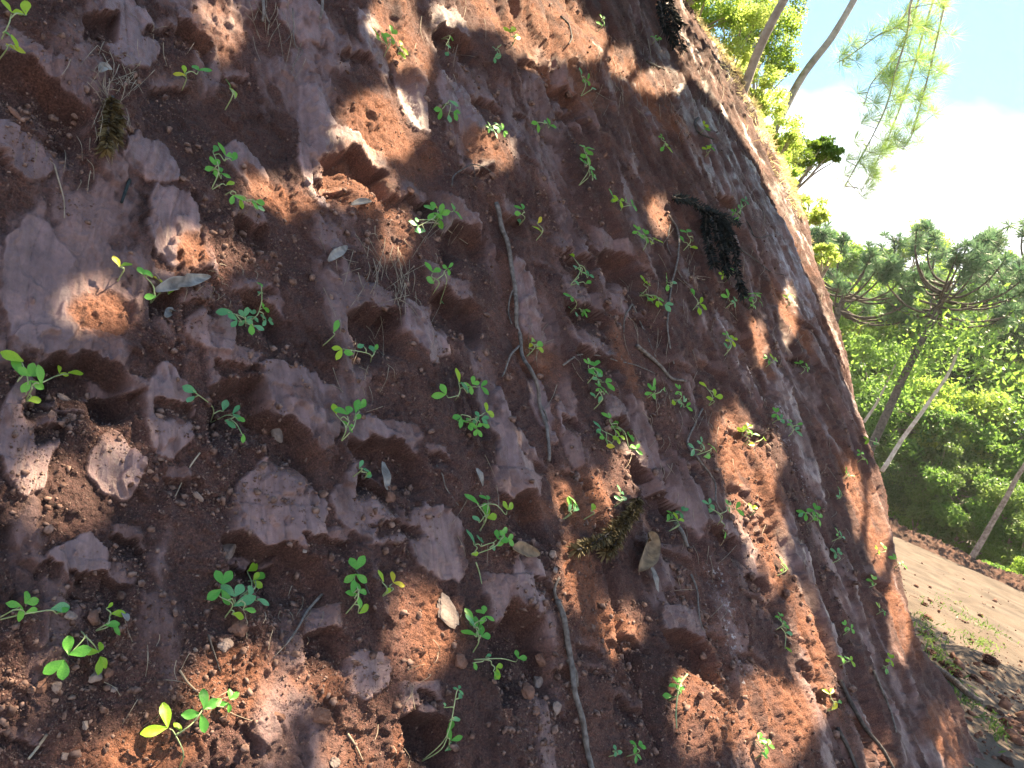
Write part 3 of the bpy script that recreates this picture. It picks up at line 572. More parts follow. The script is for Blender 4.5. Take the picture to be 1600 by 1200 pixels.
def shade_trees():
    n = 420000; s = rng.uniform(-3.2, s_sil(1)+.8, n); v = rng.uniform(-2.2, 8.2, n)
    P = P0+np.outer(s, TW)+np.outer(v, DW)+np.outer(bank(s, v)[0], NW); x, y, z = proj(P)
    keep = (P[:, 2] > -.3) & (x > -900) & (y > -520) & (z > .2)
    D = (np.interp(y, SHL[:, 1], SHL[:, 0])-x)*z/F*.8          # metres into the shade
    for (a, b, ra, rb) in LIT:
        q = np.hypot((x-a)/ra, (y-b)/rb)*(1-.22*fbm(x/ra*1.2, y/rb*1.2, 90, 2)); D = np.minimum(D, (q-1)*min(ra, rb)*z/F*.9-.015)
    LL = np.clip(.045+.8*np.maximum(D, 0), .045, .19)
    ok = keep & (D > 0) & (rng.uniform(0, 1, n) < np.clip((.075/LL)**2, 0, 1)); P = P[ok]; LL = LL[ok]
    # the shaded strip of ground by the toe
    g = np.stack([rng.uniform(2, 9, 120000), rng.uniform(2, 12, 120000), np.zeros(120000)], 1); gx, gy, gzz = proj(g)
    ln = 985+(gx-1450)*.52; gk = (gx > 1390) & (gx < 1760) & (gy > ln+14*fbm(gx/30, gy/30, 92, 2)) & (gy < 1300) & (gzz > 1)
    P = np.concatenate([P, g[gk][:26000]]); LL = np.concatenate([LL, np.full(len(P)-len(LL), .07)])
    t = 5.2+1.3*fbm(P[:, 0]*.8, P[:, 1]*.8+P[:, 2]*.5, 95, 3)+rng.uniform(-.7, .7, len(P))
    Q = P+np.outer(t, SUN)
    cen = np.array([[1.6, 2.2], [3.6, 5.0], [4.6, 8.6], [.4, -.5]])+SUN[:2]*5.0
    own = np.argmin(np.linalg.norm(Q[:, None, :2]-cen[None]*1.0, axis=2), axis=1)
    bases = [(7.4, 1.2), (9.0, 2.6), (11.0, 5.0), (4.5, -3.0)]
    for k in range(4):
        q = Q[own == k]; lq = LL[own == k]
        if len(q) < 50: continue
        b = np.array([*bases[k], 0.0]); e = empty('shade_tree', b); mb = MB(); r = random.Random(k); c = q.mean(0)+np.array([0, 0, .5])
        tr = wiggle(spline([Vector(b)-Vector((0, 0, .3)), Vector(b)+Vector((.1, 0, c[2]*.5)), Vector(b*.45+np.array([*c[:2], 0])*.55)+Vector((0, 0, c[2]*.95)), Vector(c)], 7), .12, .5, k)
        mb.tube(tr, .17, .06, 9)
        V, f = rand_leaves(q-b, lq, .3, .66); mb.build('trunk', M['bark'], e, e.location); mesh_np('crown', V, f, M['shade'], e)
        tag(e, 'leafy tree outside the picture whose crown throws dappled shade on the bank', 'tree', 'shade trees beside the terrace')
shade_trees()

# ------------------------------------------------------------------ gravel and litter on the bank
ICO_V, ICO_F = None, None
def ico():
    t = (1+5**.5)/2
    v = np.array([(-1, t, 0), (1, t, 0), (-1, -t, 0), (1, -t, 0), (0, -1, t), (0, 1, t), (0, -1, -t), (0, 1, -t), (t, 0, -1), (t, 0, 1), (-t, 0, -1), (-t, 0, 1)], float)
    f = np.array([(0, 11, 5), (0, 5, 1), (0, 1, 7), (0, 7, 10), (0, 10, 11), (1, 5, 9), (5, 11, 4), (11, 10, 2), (10, 7, 6), (7, 1, 8), (3, 9, 4), (3, 4, 2), (3, 2, 6), (3, 6, 8), (3, 8, 9), (4, 9, 5), (2, 4, 11), (6, 2, 10), (8, 6, 7), (9, 8, 1)])
    return v/np.linalg.norm(v[0]), f
def gravel():
    iv, jf = ico(); px = rng.uniform(-60, 1330, 210000); py = rng.uniform(-30, 1230, 210000)
    ok = px < np.interp(py, [p[1] for p in SIL], [p[0] for p in SIL])-30; px, py = px[ok], py[ok]
    d = np.stack([(px-800)/F, -(py-600)/F, -np.ones(len(px))], 1) @ R.T; P = CAMP+d*(-DIST/(d@NW))[:, None]
    s = (P-P0)@TW; v = (P-P0)@DW; h, sm, _ = bank(s, v)
    w = (1-sm)*(.10+1.0*sst(.0, .45, fbm(s*5, v*4, 70, 3)))*(1+1.6*sst(1.6, 3.0, s))
    for e, D, L, m, lp in HOL:
        inside = (s > e[0, 0]-m*.5) & (s < e[-1, 0]+m*.5); b = np.interp(s, e[:, 0], e[:, 1])-v
        w += inside*(b > .8*m)*(b < L*1.6)*.8
    for a, b, ra, rb, k in [(180, 1050, 170, 110, 2.2), (560, 1100, 120, 110, 1.6), (120, 640, 60, 30, 2), (400, 350, 60, 50, 1.2), (590, 420, 110, 70, 1.0), (60, 180, 70, 40, 2.2), (420, 960, 60, 60, 1.6),
                            (440, 690, 40, 50, 1), (300, 470, 60, 40, 1.4), (820, 1080, 60, 90, 1.5), (1000, 1120, 120, 80, 1.2), (1130, 1010, 60, 120, 1.0), (350, 760, 40, 50, .8), (600, 770, 50, 40, 1.6)]:
        q = ((px-a)/ra)**2+((py-b)/rb)**2; w += k*np.exp(-q*1.2)
    z = -((P-CAMP)@R)[:, 2]; pick = rng.uniform(0, 5.0, len(w)) < w; s, v, h, z = s[pick], v[pick], h[pick], z[pick]
    n = len(s); r = np.clip(.0009*np.exp(rng.exponential(.46, n)), .0008, .0085)*np.clip(z/1.6, .8, 2.2)
    c = P0+np.outer(s, TW)+np.outer(v, DW)+np.outer(h+r*.35, NW)
    V = iv[None]*(1+.35*rng.normal(size=(n, 12, 1)).clip(-1.2, 1.2))*rng.uniform(.6, 1.25, (n, 1, 3))*r[:, None, None]
    A = rng.uniform(0, 6.28, n); ca, sa = np.cos(A)[:, None], np.sin(A)[:, None]
    V = np.stack([V[..., 0]*ca-V[..., 1]*sa, V[..., 0]*sa+V[..., 1]*ca, V[..., 2]], -1)+c[:, None]
    fc = (jf[None]+np.arange(n)[:, None, None]*12).reshape(-1, 3)
    o = mesh_np('gravel', V.reshape(-1, 3), fc, M['gravel']); tag(o, 'crumbs and pebbles of red earth scattered over the bank', None, None, 'stuff')
M['drygrass_lit'] = leafmat('dry_grass_lit', (.40, .35, .17), (.62, .57, .33), .45, 3, .6)  # straw tone brightened, sunlight on the rim painted into the colour
M['gravel'] = simple('crumb_earth', (.050, .025, .019), (.20, .130, .108), 75, .95, 0, .25)
gravel()
def litter():
    mb = MB(); r = random.Random(4)
    for x, y, rx, ry, n, ln, vert in [(610, 450, 60, 70, 46, 60, .8), (585, 400, 70, 30, 16, 30, .3), (175, 130, 55, 45, 40, 45, .3), (165, 200, 22, 40, 26, 40, .9), (405, 30, 30, 30, 14, 40, .9), (455, 60, 14, 60, 8, 60, .95), (690, 365, 40, 20, 8, 45, .3),
                            (330, 450, 60, 30, 16, 24, .4), (560, 600, 40, 40, 10, 40, .8), (100, 260, 60, 60, 6, 40, .6), (420, 960, 70, 50, 14, 36, .4), (250, 1080, 140, 80, 18, 40, .3),
                            (1090, 480, 80, 120, 26, 40, .9), (1000, 480, 60, 80, 14, 40, .9), (1100, 130, 100, 100, 40, 40, .8), (1180, 330, 60, 90, 26, 30, .9), (960, 120, 60, 80, 20, 40, .9), (1130, 640, 70, 80, 16, 30, .9), (840, 560, 40, 60, 10, 40, .8),
                            (1030, 700, 60, 80, 18, 34, .9), (740, 800, 40, 60, 8, 40, .8), (1290, 830, 50, 110, 18, 22, .9), (1240, 560, 60, 90, 18, 22, .9), (700, 60, 60, 60, 12, 36, .7), (240, 60, 60, 50, 8, 36, .6), (1090, 900, 60, 90, 14, 40, .9), (640, 1090, 60, 80, 10, 36, .5)]:
        for k in range(n):
            a, b = x+r.gauss(0, .55)*rx, y+r.gauss(0, .55)*ry; an = r.gauss(math.pi/2, .35) if r.random() < vert else r.uniform(0, 3.14); l = ln*r.uniform(.4, 1.1)*.5
            p = [hit(a-math.cos(an)*l, b-math.sin(an)*l, r.uniform(.002, .012)), hit(a+r.uniform(-3, 3), b, r.uniform(.004, .02)), hit(a+math.cos(an)*l, b+math.sin(an)*l, r.uniform(.001, .012))]
            z = Zat(a, b); mb.tube(spline(p, 3), .0007*z**.6, .0004*z**.6, 3, False)
    tag(mb.build('straw_litter', M['straw']), 'thin dry straw and root fibres caught on the bank', None, None, 'stuff')
litter()

# ------------------------------------------------------------------ seedlings
def leaflet(V, Fc, ang, off, ln, wd, droop, seed):
    """obovate leaflet from the origin along direction ang in the local xy plane"""
    r = random.Random(seed); n, m = 7, 5; b = len(V); ca, sa = math.cos(ang), math.sin(ang)
    for i in range(n):
        t = i/(n-1); w = wd*(math.sin(math.pi*min(1, t**1.25*.96+.02))**.75)*(.75+.35*t)
        for j in range(m):
            u = j/(m-1)*2-1; x = u*w*.5; y = ln*t; z = -droop*ln*t*t+.10*wd*abs(u)*(1-.2*t)+.02*ln*math.sin(9*t+u*3+seed)
            V.append((off[0]+x*ca-y*sa*-1*-1 if False else off[0]+y*ca-x*sa, off[1]+y*sa+x*ca, off[2]+z))
    for i in range(n-1):
        for j in range(m-1): Fc.append((b+i*m+j, b+i*m+j+1, b+(i+1)*m+j+1, b+(i+1)*m+j))
LEAFV = {}
for kind in 'wtps':
    for vi in range(3):
        V, Fc = [], []; r = random.Random(ord(kind)*7+vi)
        if kind == 'w': spec = [(.62, .06), (-.62, .06), (2.15, -.10), (-2.15, -.10)]
        elif kind == 't': spec = [(.0, .08), (1.75, 0), (-1.75, 0)]
        elif kind == 'p': spec = [(.75, 0), (-.75, 0)]
        else: spec = [(0, -.3)]
        for k, (a, o) in enumerate(spec):
            big = .95 if kind == 's' else (.72 if kind == 'p' else .52)
            leaflet(V, Fc, a+r.uniform(-.22, .22), (o, 0, 0), big*r.uniform(.85, 1.12), big*r.uniform(.50, .64), r.uniform(.0, .35), k+vi)
        LEAFV[kind, vi] = (V, Fc)
LEAFM = {}
def leaf_mesh(kind, vi, tint):
    if (kind, vi, tint) not in LEAFM:
        V, Fc = LEAFV[kind, vi]; me = bpy.data.meshes.new('leaf'); me.from_pydata(V, [], Fc); me.materials.append(M[tint])
        me.polygons.foreach_set('use_smooth', np.ones(len(Fc), bool)); me.update(); LEAFM[kind, vi, tint] = me
    return LEAFM[kind, vi, tint]
NWv, UPv = Vector(NW), Vector((0, 0, 1))
def seedling(label, root, leaves, seed, group='green seedlings growing out of the bank'):
    r = random.Random(seed); b = hit(*root, -.004); e = empty('seedling', b); mb = MB(); nodes = []
    for (x, y, sz, kind, tint) in leaves:
        z = Zat(x, y); size = sz*z/F*r.uniform(.86, 1.12); lift = r.uniform(.012, .03)+.25*size; c = hit(x, y, lift); dr = c-b
        n = (NWv*.62+UPv*.22-Vector(ray(x, y)).normalized()*.35+Vector((r.gauss(0, .26), r.gauss(0, .26), r.gauss(0, .26)))).normalized()
        yx = dr-n*dr.dot(n); yx = yx.normalized() if yx.length > .004 else UPv.cross(n).normalized()
        yx = Matrix.Rotation(r.uniform(-.6, .6), 3, n) @ yx; yy = n.cross(yx)
        g0 = min(nodes, key=lambda q: (q-c).length) if nodes and r.random() < .85 else b; dl = (c-g0).length
        st = spline([g0, g0.lerp(c, .35)+NWv*(lift*(.7 if g0 is b else .1)+.12*dl)-UPv*.05*dl, c-yx*size*.30-n*.003, c-yx*size*.08], 5)
        rad = .0009*z**.5; mb.tube(st, rad*1.35, rad*.8, 5); nodes += st[3:-6]
        o = link('leaf', leaf_mesh(kind, r.randint(0, 2), tint), e); sc = size*r.uniform(.95, 1.1)
        o.matrix_basis = Matrix.Translation(c-b) @ Matrix((yx, yy, n)).transposed().to_4x4() @ Matrix.Scale(sc, 4)
    mb.build('stem', M['stem'], e, b); tag(e, label, 'seedling', group)
PL = [
 ('pair of big yellow green leaves cut by the left edge near the top corner', (2, 62), '10 34 28 p l;30 30 30 s l;4 60 14 s g'),
 ('cupped yellowing leaves at left edge, just above the dark slanting hollow', (-4, 96), '8 90 26 s y;16 88 24 s l'),
 ('three small leaves on a thin stem, upper left, right of the straw tuft', (285, 140), '274 128 18 s y;278 122 18 s l;300 124 24 p g'),
 ('two limp lime leaves, one under the other, upper left', (352, 172), '347 146 22 s g;356 160 26 s l'),
 ('upright seedling of many leaves in the upper left quarter, above a sprawling one', (331, 296), '327 243 22 s g;340 258 26 p g;356 258 22 s g;322 272 30 w g;338 280 24 t g;350 295 20 s l'),
 ('sprawling seedling above a crumbly hollow, tips pointing right, upper left quarter', (350, 305), '354 316 24 p g;366 318 24 p l;380 328 24 p g;394 325 24 s g;392 334 18 s b'),
 ('seedling with three separate leaf clusters below the top orange streak', (600, 90), '583 68 22 p l;602 64 24 w g;616 84 22 p l;618 94 20 s l;594 72 18 s g'),
 ('yellow green leaves at the top, left of the bright orange slope', (800, 72), '790 58 20 p l;800 64 20 s l'),
 ('wilted stalk with small drooping leaves, left of the top hollow', (690, 60), '690 80 15 s b;699 64 14 s g;693 88 14 s b'),
 ('wilted bluish stalk hanging above the grey scraped ledge near the top', (778, 72), '770 85 20 t b;772 95 16 s b;765 100 14 s b'),
 ('thin ragged seedling under the dark square recess near the top', (690, 165), '682 178 20 p g;696 168 18 s b;700 183 20 p g;690 193 18 s b'),
 ('low dense dark seedling sitting above a small sunlit orange patch', (772, 200), '757 205 18 w g;768 208 20 w b;779 210 20 w g;762 212 16 p b'),
 ('flat pale green seedling alone right of the low dense dark one', (840, 205), '830 200 20 p g;842 198 18 s g;852 202 18 p g'),
 ('trailing seedling with leaves in a vertical line, centre top', (905, 290), '903 240 22 p g;908 250 24 w g;905 262 20 p g;914 270 20 s g;916 285 20 p g'),
 ('wispy grass-like sprout below the orange block near the top', (908, 150), '902 118 18 s b;910 132 20 t g;918 145 16 s b'),
 ('tiny sprout beside the top orange streak, above the wispy grass-like one', (935, 48), '935 36 20 t g;930 44 14 s g'),
 ('two lone yellow green leaflets left of the big curled grey leaf', (184, 440), '172 424 26 s y;187 422 22 s l'),
 ('seedling growing through the big curled grey leaf', (235, 474), '212 436 18 s g;224 438 22 s g;247 454 26 p y;259 462 24 s l;226 473 20 s g'),
 ('bushy bluish seedling with a dozen leaves, left of centre', (385, 510), '346 495 26 s b;358 512 26 p b;372 506 28 w b;386 500 28 w b;398 492 24 p g;406 510 26 w b;392 520 22 s b;380 522 20 s g;396 455 16 s g;398 466 20 s b'),
 ('single round leaf on a thread stem, left of the straw-filled hollow', (505, 540), '510 524 22 s g'),
 ('trailing seedling lying flat under the straw-filled hollow', (580, 566), '522 555 24 p l;534 560 22 s g;554 548 18 s b;568 556 18 s b;575 553 14 s g'),
 ('dense seedling with a yellow top leaf, at the left of the long root head', (676, 356), '673 329 20 s y;662 342 30 w g;678 345 30 w g;698 338 24 p g;644 360 22 p b;650 368 20 s b;640 352 16 s b'),
 ('two leaf stalks at the mouth of a dark hollow, left of the long root', (676, 460), '663 435 22 p g;664 448 20 s g;688 428 20 t g;680 480 16 s b'),
 ('small drooping leaves touching the long root near its top', (812, 352), '800 340 16 s g;808 334 18 p g;804 350 16 s b'),
 ('yellow green leaf pair right of the long root near its top', (838, 376), '833 353 16 s y;832 367 18 s l'),
 ('pair of leaf tufts high in the middle, left of the hanging dark conifer branch', (970, 330), '950 314 20 p g;957 320 20 w l;980 326 20 p g;972 318 14 s g'),
 ('bright seedling slanting down to the right, below the pair of leaf tufts', (1005, 392), '988 366 22 w g;1001 372 24 w g;1014 380 22 p l;1010 386 18 s l'),
 ('small seedling beside the forked thin root, left of the dark hanging branch', (1068, 392), '1063 370 18 p g;1076 380 16 s g;1073 392 16 s l;1060 378 14 s g'),
 ('seedling chain running down past a small dark hollow, centre', (892, 445), '885 406 18 s l;888 425 14 s b;897 434 20 p g;908 438 20 p b;893 446 16 s b;911 446 16 s g'),
 ('seedling with low spreading leaves at the lower lip of a hollow, centre', (892, 488), '884 470 18 p g;888 492 20 w b;905 490 20 w g;900 494 18 p g'),
 ('long seedling with a bright leaf group, left of the forked thin root', (1000, 462), '997 448 20 p l;1004 470 22 w g;1014 476 24 w l;1026 484 20 p b;1020 470 18 s g'),
 ('small tuft on the forked thin root itself, upper middle', (1042, 455), '1034 440 16 t g;1042 448 14 s b;1036 452 14 s g'),
 ('yellow green leaf pair right of the forked thin root, middle height', (1082, 486), '1075 463 16 s g;1084 480 20 p l;1082 490 14 s l'),
 ('leaf tuft right at the lower tip of the dark hanging branch', (1134, 440), '1122 434 16 t l;1132 428 18 p g;1140 426 16 s g'),
 ('flat green sprout under the lower tip of the dark hanging branch', (1134, 482), '1128 470 18 p g;1138 476 18 w b'),
 ('spreading open seedling right of the lower tip of the dark hanging branch', (1170, 482), '1160 470 18 w g;1172 464 20 w g;1181 476 16 p g;1168 482 16 t g'),
 ('airy seedling high on the right, right of the dark branch head', (1150, 345), '1140 336 16 t g;1150 328 20 w g;1158 318 16 t b;1146 345 14 s g'),
 ('faint small seedling high on the right slope, nearest the centre top', (1032, 235), '1026 220 14 t g;1034 232 18 p l;1028 236 12 s g'),
 ('bright small seedling just under a black twig on the upper right', (1102, 245), '1098 238 16 p l;1104 234 16 t g'),
 ('tiny sprout caught above the black twig on the upper right', (1094, 208), '1092 201 14 p l;1097 206 12 s g'),
 ('small bluish sprout on the slope below the top dark corner', (1020, 68), '1018 62 14 t g;1024 64 12 s g'),
 ('yellow and green leaves against the long root, at its middle', (824, 556), '822 538 18 s l;828 546 22 s g;818 547 14 s y;832 552 16 s l'),
 ('full green cluster at the right of the long root, under a thin level root', (918, 600), '908 575 22 p g;918 580 26 w g;926 594 24 w b;934 604 22 p g;914 590 20 s g'),
 ('vine-like seedling hanging below the full green cluster', (928, 640), '924 612 20 w g;932 620 18 p g;926 632 16 s b;920 622 16 s b'),
 ('large dense clump with a lime leaf, centre, above an orange sunlit mound', (955, 695), '944 658 20 p g;950 670 24 w g;928 676 22 p b;934 690 24 w g;952 690 22 w l;966 684 22 p g;975 704 24 s g;982 708 20 p g;943 704 18 s y'),
 ('seedling with an arching stem and three leaf groups, right of centre left', (712, 625), '687 622 26 p g;708 596 20 s l;722 610 26 w g;738 612 24 p g;715 616 20 s b'),
 ('rounded dense seedling directly under the arching one', (728, 660), '707 658 22 p g;722 668 28 w g;736 662 26 w b;748 650 24 p l;730 678 24 w g;744 670 18 s g'),
 ('trailing bluish seedling with a curled leaf at its far left end', (330, 660), '288 618 30 s b;290 630 20 s b;340 645 24 s b;352 655 22 p b;362 665 18 s g;345 668 18 s b;370 690 16 s g'),
 ('large near seedling at the left edge with a blurred round lime leaf', (38, 630), '12 572 34 s l;22 598 42 p g;36 602 44 w g;52 604 30 s g;84 592 22 p l;104 592 24 s l;38 640 24 s l'),
 ('seedling with narrow leaves standing above a dark triangular hole, lower middle left', (534, 690), '514 648 22 s l;530 656 26 p g;546 646 26 s g;556 640 24 s g;536 672 22 t g;545 660 18 s g'),
 ('small bluish leaves deep inside the dark triangular hole', (552, 745), '550 735 12 s b;556 742 14 p b;560 752 14 s b;568 745 10 s g'),
 ('open seedling with scattered round leaves beside the dark shaft, lower centre', (750, 830), '728 790 24 s g;752 786 16 p g;745 805 26 s g;750 815 24 p l;776 804 22 p l;735 817 18 s b'),
 ('spreading seedling with a long thin root, just under the scattered round leaves', (737, 868), '728 848 22 s b;742 852 22 p b;760 850 26 p g;774 850 26 w g;757 862 18 s b;732 870 16 s l;770 838 18 s g'),
 ('two stacked leaf whorls with a drooping leaf beneath, bottom left of centre', (541, 960), '541 900 48 w g;544 935 36 w g;551 960 26 s l;535 930 20 s g'),
 ('yellow green leaf pair right of the two stacked whorls', (598, 932), '588 908 20 s l;600 917 26 p y;596 928 14 s l'),
 ('large seedling with an open whorl and thick pale stem, lower left', (352, 966), '330 925 54 w g;352 940 36 p b;364 948 34 s b;380 930 26 s b;358 968 24 s l;395 945 24 s b;372 960 20 s g'),
 ('curled lime leaf cluster just above the thick pale stem, lower left', (372, 935), '382 896 26 s l;392 908 26 s g;386 912 24 p l'),
 ('trailing seedling entering from the left edge with a whorl at its start', (-10, 970), '20 955 46 w g;36 962 20 s g;82 955 30 s b;86 962 22 s g'),
 ('folded two-leaf seedling among stones, lower left', (150, 985), '172 964 28 s l;160 982 28 s g;168 986 28 s g;158 955 14 s l'),
 ('two open whorls on one forked stalk, one green, one yellowing, lower left', (128, 985), '88 1037 64 w g;143 1030 54 w l'),
 ('biggest seedling at the bottom left, heart-shaped leaf low, whorls to the right', (282, 1200), '248 1142 40 p l;298 1118 56 w g;300 1102 30 s g;345 1100 34 w g;322 1106 20 s g;270 1142 20 s l'),
 ('upright seedling at the left of a dark square cave, bottom centre', (740, 1020), '726 968 20 s g;738 968 30 w g;734 985 30 w g;724 995 26 s g;738 1000 28 p g;728 978 22 s b'),
 ('creeping seedling below the dark square cave with one leaf far right', (740, 1030), '796 1033 20 p g;758 1048 22 p l;761 1058 22 s g;732 1042 14 s g;748 1030 14 s b'),
 ('long arching bare-stemmed seedling at the bottom, left of centre', (660, 1190), '700 1083 18 t b;706 1092 18 s b;694 1128 20 s b;688 1142 18 s g;692 1160 24 p g;690 1172 22 s b;685 1105 10 s b'),
 ('dark folded leaves left of the big orange sunlit mound', (880, 812), '880 792 22 s g;884 802 24 s b;890 793 18 p g;878 800 16 s b'),
 ('single narrow leaf lying on the big orange sunlit mound', (912, 812), '911 800 20 s l'),
 ('small dark seedling at the upper right of the big orange sunlit mound', (960, 792), '957 776 20 p b;962 784 18 s b;955 786 16 s b'),
 ('leafy tuft with a lime base right of the dark needle branch', (1046, 830), '1040 806 20 w g;1052 804 20 w b;1046 818 18 p l;1036 814 16 s g'),
 ('low spreading seedling left of the long bright orange streak', (1086, 712), '1072 706 20 p b;1085 698 20 t b;1100 706 20 p g;1096 716 18 s g'),
 ('bushy small seedling under the level thin root, right of centre', (1052, 632), '1048 616 18 w g;1058 632 20 w b;1062 640 16 p g;1042 632 14 s l'),
 ('flat pale seedling left of the bushy one, right of centre', (1012, 622), '1005 618 26 w g;1026 614 18 s g;1010 608 18 s g'),
 ('two-leaf sprout on a long side twig above the orange streak', (1108, 634), '1092 606 14 s l;1108 624 18 p l;1102 628 14 s l'),
 ('lime seedling growing at the head of the long bright orange streak', (1162, 695), '1148 680 20 p l;1160 672 20 w l;1168 682 18 p g;1186 688 20 s l;1166 698 18 s y'),
 ('green tuft below the upper right orange strip', (1196, 574), '1190 566 18 w g;1200 568 18 p l'),
 ('leafy sprout left of the upper right orange strip, above the tuft', (1132, 556), '1126 528 16 t g;1136 536 18 w l;1130 548 14 p b'),
 ('small leaf group near the right edge of the bank, right of the tuft', (1250, 586), '1244 572 16 p g;1254 578 14 t g'),
 ('leafy seedling right of the streak head, upper of two neighbours', (1206, 662), '1202 650 18 w g;1210 658 16 p b'),
 ('leafy seedling right of the streak head, lower of two neighbours', (1232, 682), '1228 664 18 w g;1234 676 16 p b;1240 666 12 s g'),
 ('branched pale seedling straddling the shadow edge of the bright orange streak', (1122, 820), '1096 793 18 p b;1108 800 16 p b;1126 794 18 t g;1138 800 18 p g;1120 836 16 p g'),
 ('tiny lime leaf on the bright orange streak', (1168, 808), '1166 799 18 p l'),
 ('wide leafy seedling on the right, in deep shade beyond the orange streak', (1262, 818), '1250 805 16 p g;1262 800 22 w g;1266 814 20 w g;1244 806 14 s b'),
 ('small sprout right of the wide leafy seedling', (1300, 846), '1298 838 16 w g;1306 842 12 p b'),
 ('small sprout up and right of the wide leafy seedling', (1308, 780), '1306 770 16 t g;1302 780 12 p b'),
 ('single-leaf sprout left of the wide leafy seedling, lower', (1214, 900), '1212 884 18 p g;1214 894 16 s g'),
 ('hanging seedling with a lime lowest leaf, above an orange strip at lower right', (1212, 985), '1208 966 16 w g;1216 980 14 p g;1220 992 14 s b;1220 1016 16 s l'),
 ('seedling with an arching grass blade at the edge of the bottom orange mound', (1046, 1095), '1040 1072 24 w g;1050 1078 22 w g;1036 1090 18 s g'),
 ('lime seedling at the foot of the lower right orange strip', (1290, 1112), '1284 1088 18 p l;1290 1108 20 s y;1300 1100 14 s g'),
 ('small shaded seedling right of the lower right orange strip, upper', (1318, 992), '1314 980 16 w g;1322 984 14 p g'),
 ('bright small seedling right of the lower right orange strip, lower', (1312, 1040), '1308 1030 18 w g;1316 1036 16 p l'),
 ('bright seedling far right, between two thin lower right sticks', (1378, 1044), '1380 1032 18 w l;1376 1046 16 p g'),
 ('shaded upright seedling at the bottom, left of the lowest orange patch', (1180, 1186), '1176 1158 20 p g;1184 1168 22 w g;1182 1180 18 s g'),
 ('low seedling at the bottom edge right of the thick grey root', (980, 1182), '978 1168 22 w g;984 1180 18 p g'),
 ('tiny bluish sprout next to the low seedling at the bottom edge', (952, 1182), '950 1176 16 t b;956 1180 10 s b'),
 ('tiny sprout near the far edge of the bank above the lower right strips', (1370, 960), '1366 952 16 p l;1372 958 14 t g'),
 ('tiny sprout on the bank beside the narrow far orange strip, middle', (1358, 918), '1354 908 16 w g'),
 ('pale sprout high beside the narrow far orange strip', (1318, 748), '1316 738 16 w g;1322 746 12 p b'),
 ('small dark sprout at the bank edge in front of the forest', (1340, 722), '1336 712 16 t g;1344 720 14 p g'),
 ('leafy sprout hugging the bank edge at the foot of the pale stems', (1362, 700), '1350 690 14 p l;1360 696 16 t g'),
 ('sprout at the top end of the narrow far orange strip', (1300, 880), '1298 866 16 w b'),
 ('leaf tuft low on the narrow far orange strip', (1368, 866), '1362 862 16 w l;1372 860 14 p g'),
 ('leaf tuft at the bank edge where the terrace begins', (1398, 888), '1392 876 16 p g;1402 884 14 t g'),
 ('lime tuft on the upper right slope near the first far strip', (1228, 480), '1224 470 14 p l;1230 464 12 t g'),
]
for i, (lab, root, lv) in enumerate(PL):
    seedling(lab, root, [(float(a.split()[0]), float(a.split()[1]), float(a.split()[2]), a.split()[3], a.split()[4]) for a in lv.split(';')], 300+i)

# ------------------------------------------------------------------ roots and twigs
def strand(name, pts, r0, r1, mat, label, cat, lift=.0, seed=1, side=(), group=None, amp=.006):
    P = wiggle(spline([hit(x, y, lift+r0*.5) for x, y in pts], 6), amp, 9, seed); mb = MB()
    n = len(P)-1; mb.tube(P, lambda k: (r0+(r1-r0)*k)*(1+.22*mnoise.noise(Vector((k*n*.45, seed, 0)))), r1, 7)
    for sp in side: mb.tube(wiggle(spline([hit(x, y, lift+r1*.5) for x, y in sp], 5), amp, 9, seed+3), r1*.9, r1*.45, 5)
    o = mb.build(name, M[mat]); tag(o, label, cat, group); return o
G1 = 'roots hanging on the bank'
strand('root', [(772, 322), (783, 362), (792, 410), (798, 450), (803, 495), (807, 545), (822, 585), (838, 630), (850, 680), (852, 722)], .0095, .0055, 'root', 'long grey woody root running down the middle of the bank', 'root', .012, 1, ([(798, 450), (792, 480), (794, 510)], [(807, 545), (790, 560), (780, 590)], [(838, 630), (848, 645), (852, 660)]), G1, .014)
strand('root', [(868, 940), (878, 985), (884, 1030), (892, 1080), (904, 1130), (912, 1175), (920, 1215)], .0085, .0075, 'root', 'thick grey root running out of the bottom edge', 'root', .009, 2, ([(884, 1030), (896, 1050), (900, 1075)], [(868, 942), (862, 925), (866, 905)]), G1, .012)
strand('root', [(1043, 338), (1056, 358), (1059, 385), (1054, 420), (1046, 452), (1041, 500), (1044, 540), (1050, 570)], .0065, .004, 'root', 'forked thin pale root left of the dark hanging branch', 'root', .006, 3, ([(1054, 420), (1068, 440), (1082, 452)], [(1046, 352), (1040, 380), (1048, 400)]), G1)
strand('root', [(992, 542), (1012, 560), (1030, 576), (1046, 594), (1068, 598)], .010, .006, 'root', 'short thick root slanting down to the right, right of centre', 'root', .008, 4, ([(985, 478), (1000, 510), (1022, 560)], [(985, 478), (975, 492), (972, 520)]), G1)
strand('root', [(876, 572), (892, 562), (905, 556), (932, 557), (960, 565), (990, 572), (1020, 585)], .004, .002, 'root', 'thin level root crossing the bank right of the long root', 'root', .008, 5, ([(905, 558), (898, 552)],), G1)
strand('root', [(1095, 640), (1072, 690), (1090, 720), (1112, 752), (1118, 785), (1128, 805)], .005, .003, 'root', 'wavy thin root left of the bright orange streak', 'root', .006, 6, (), G1)
strand('root', [(1076, 900), (1088, 930), (1090, 965), (1097, 985)], .004, .002, 'root', 'short fine root above the whitish vein, lower right', 'root', .004, 7, (), G1)
strand('root', [(702, 295), (706, 278), (720, 265), (742, 260), (760, 268), (772, 280)], .0030, .0018, 'darktwig', 'curved dark rootlet arching just above the long root', 'root', .012, 8, ([(735, 262), (738, 280), (734, 290)],), G1)
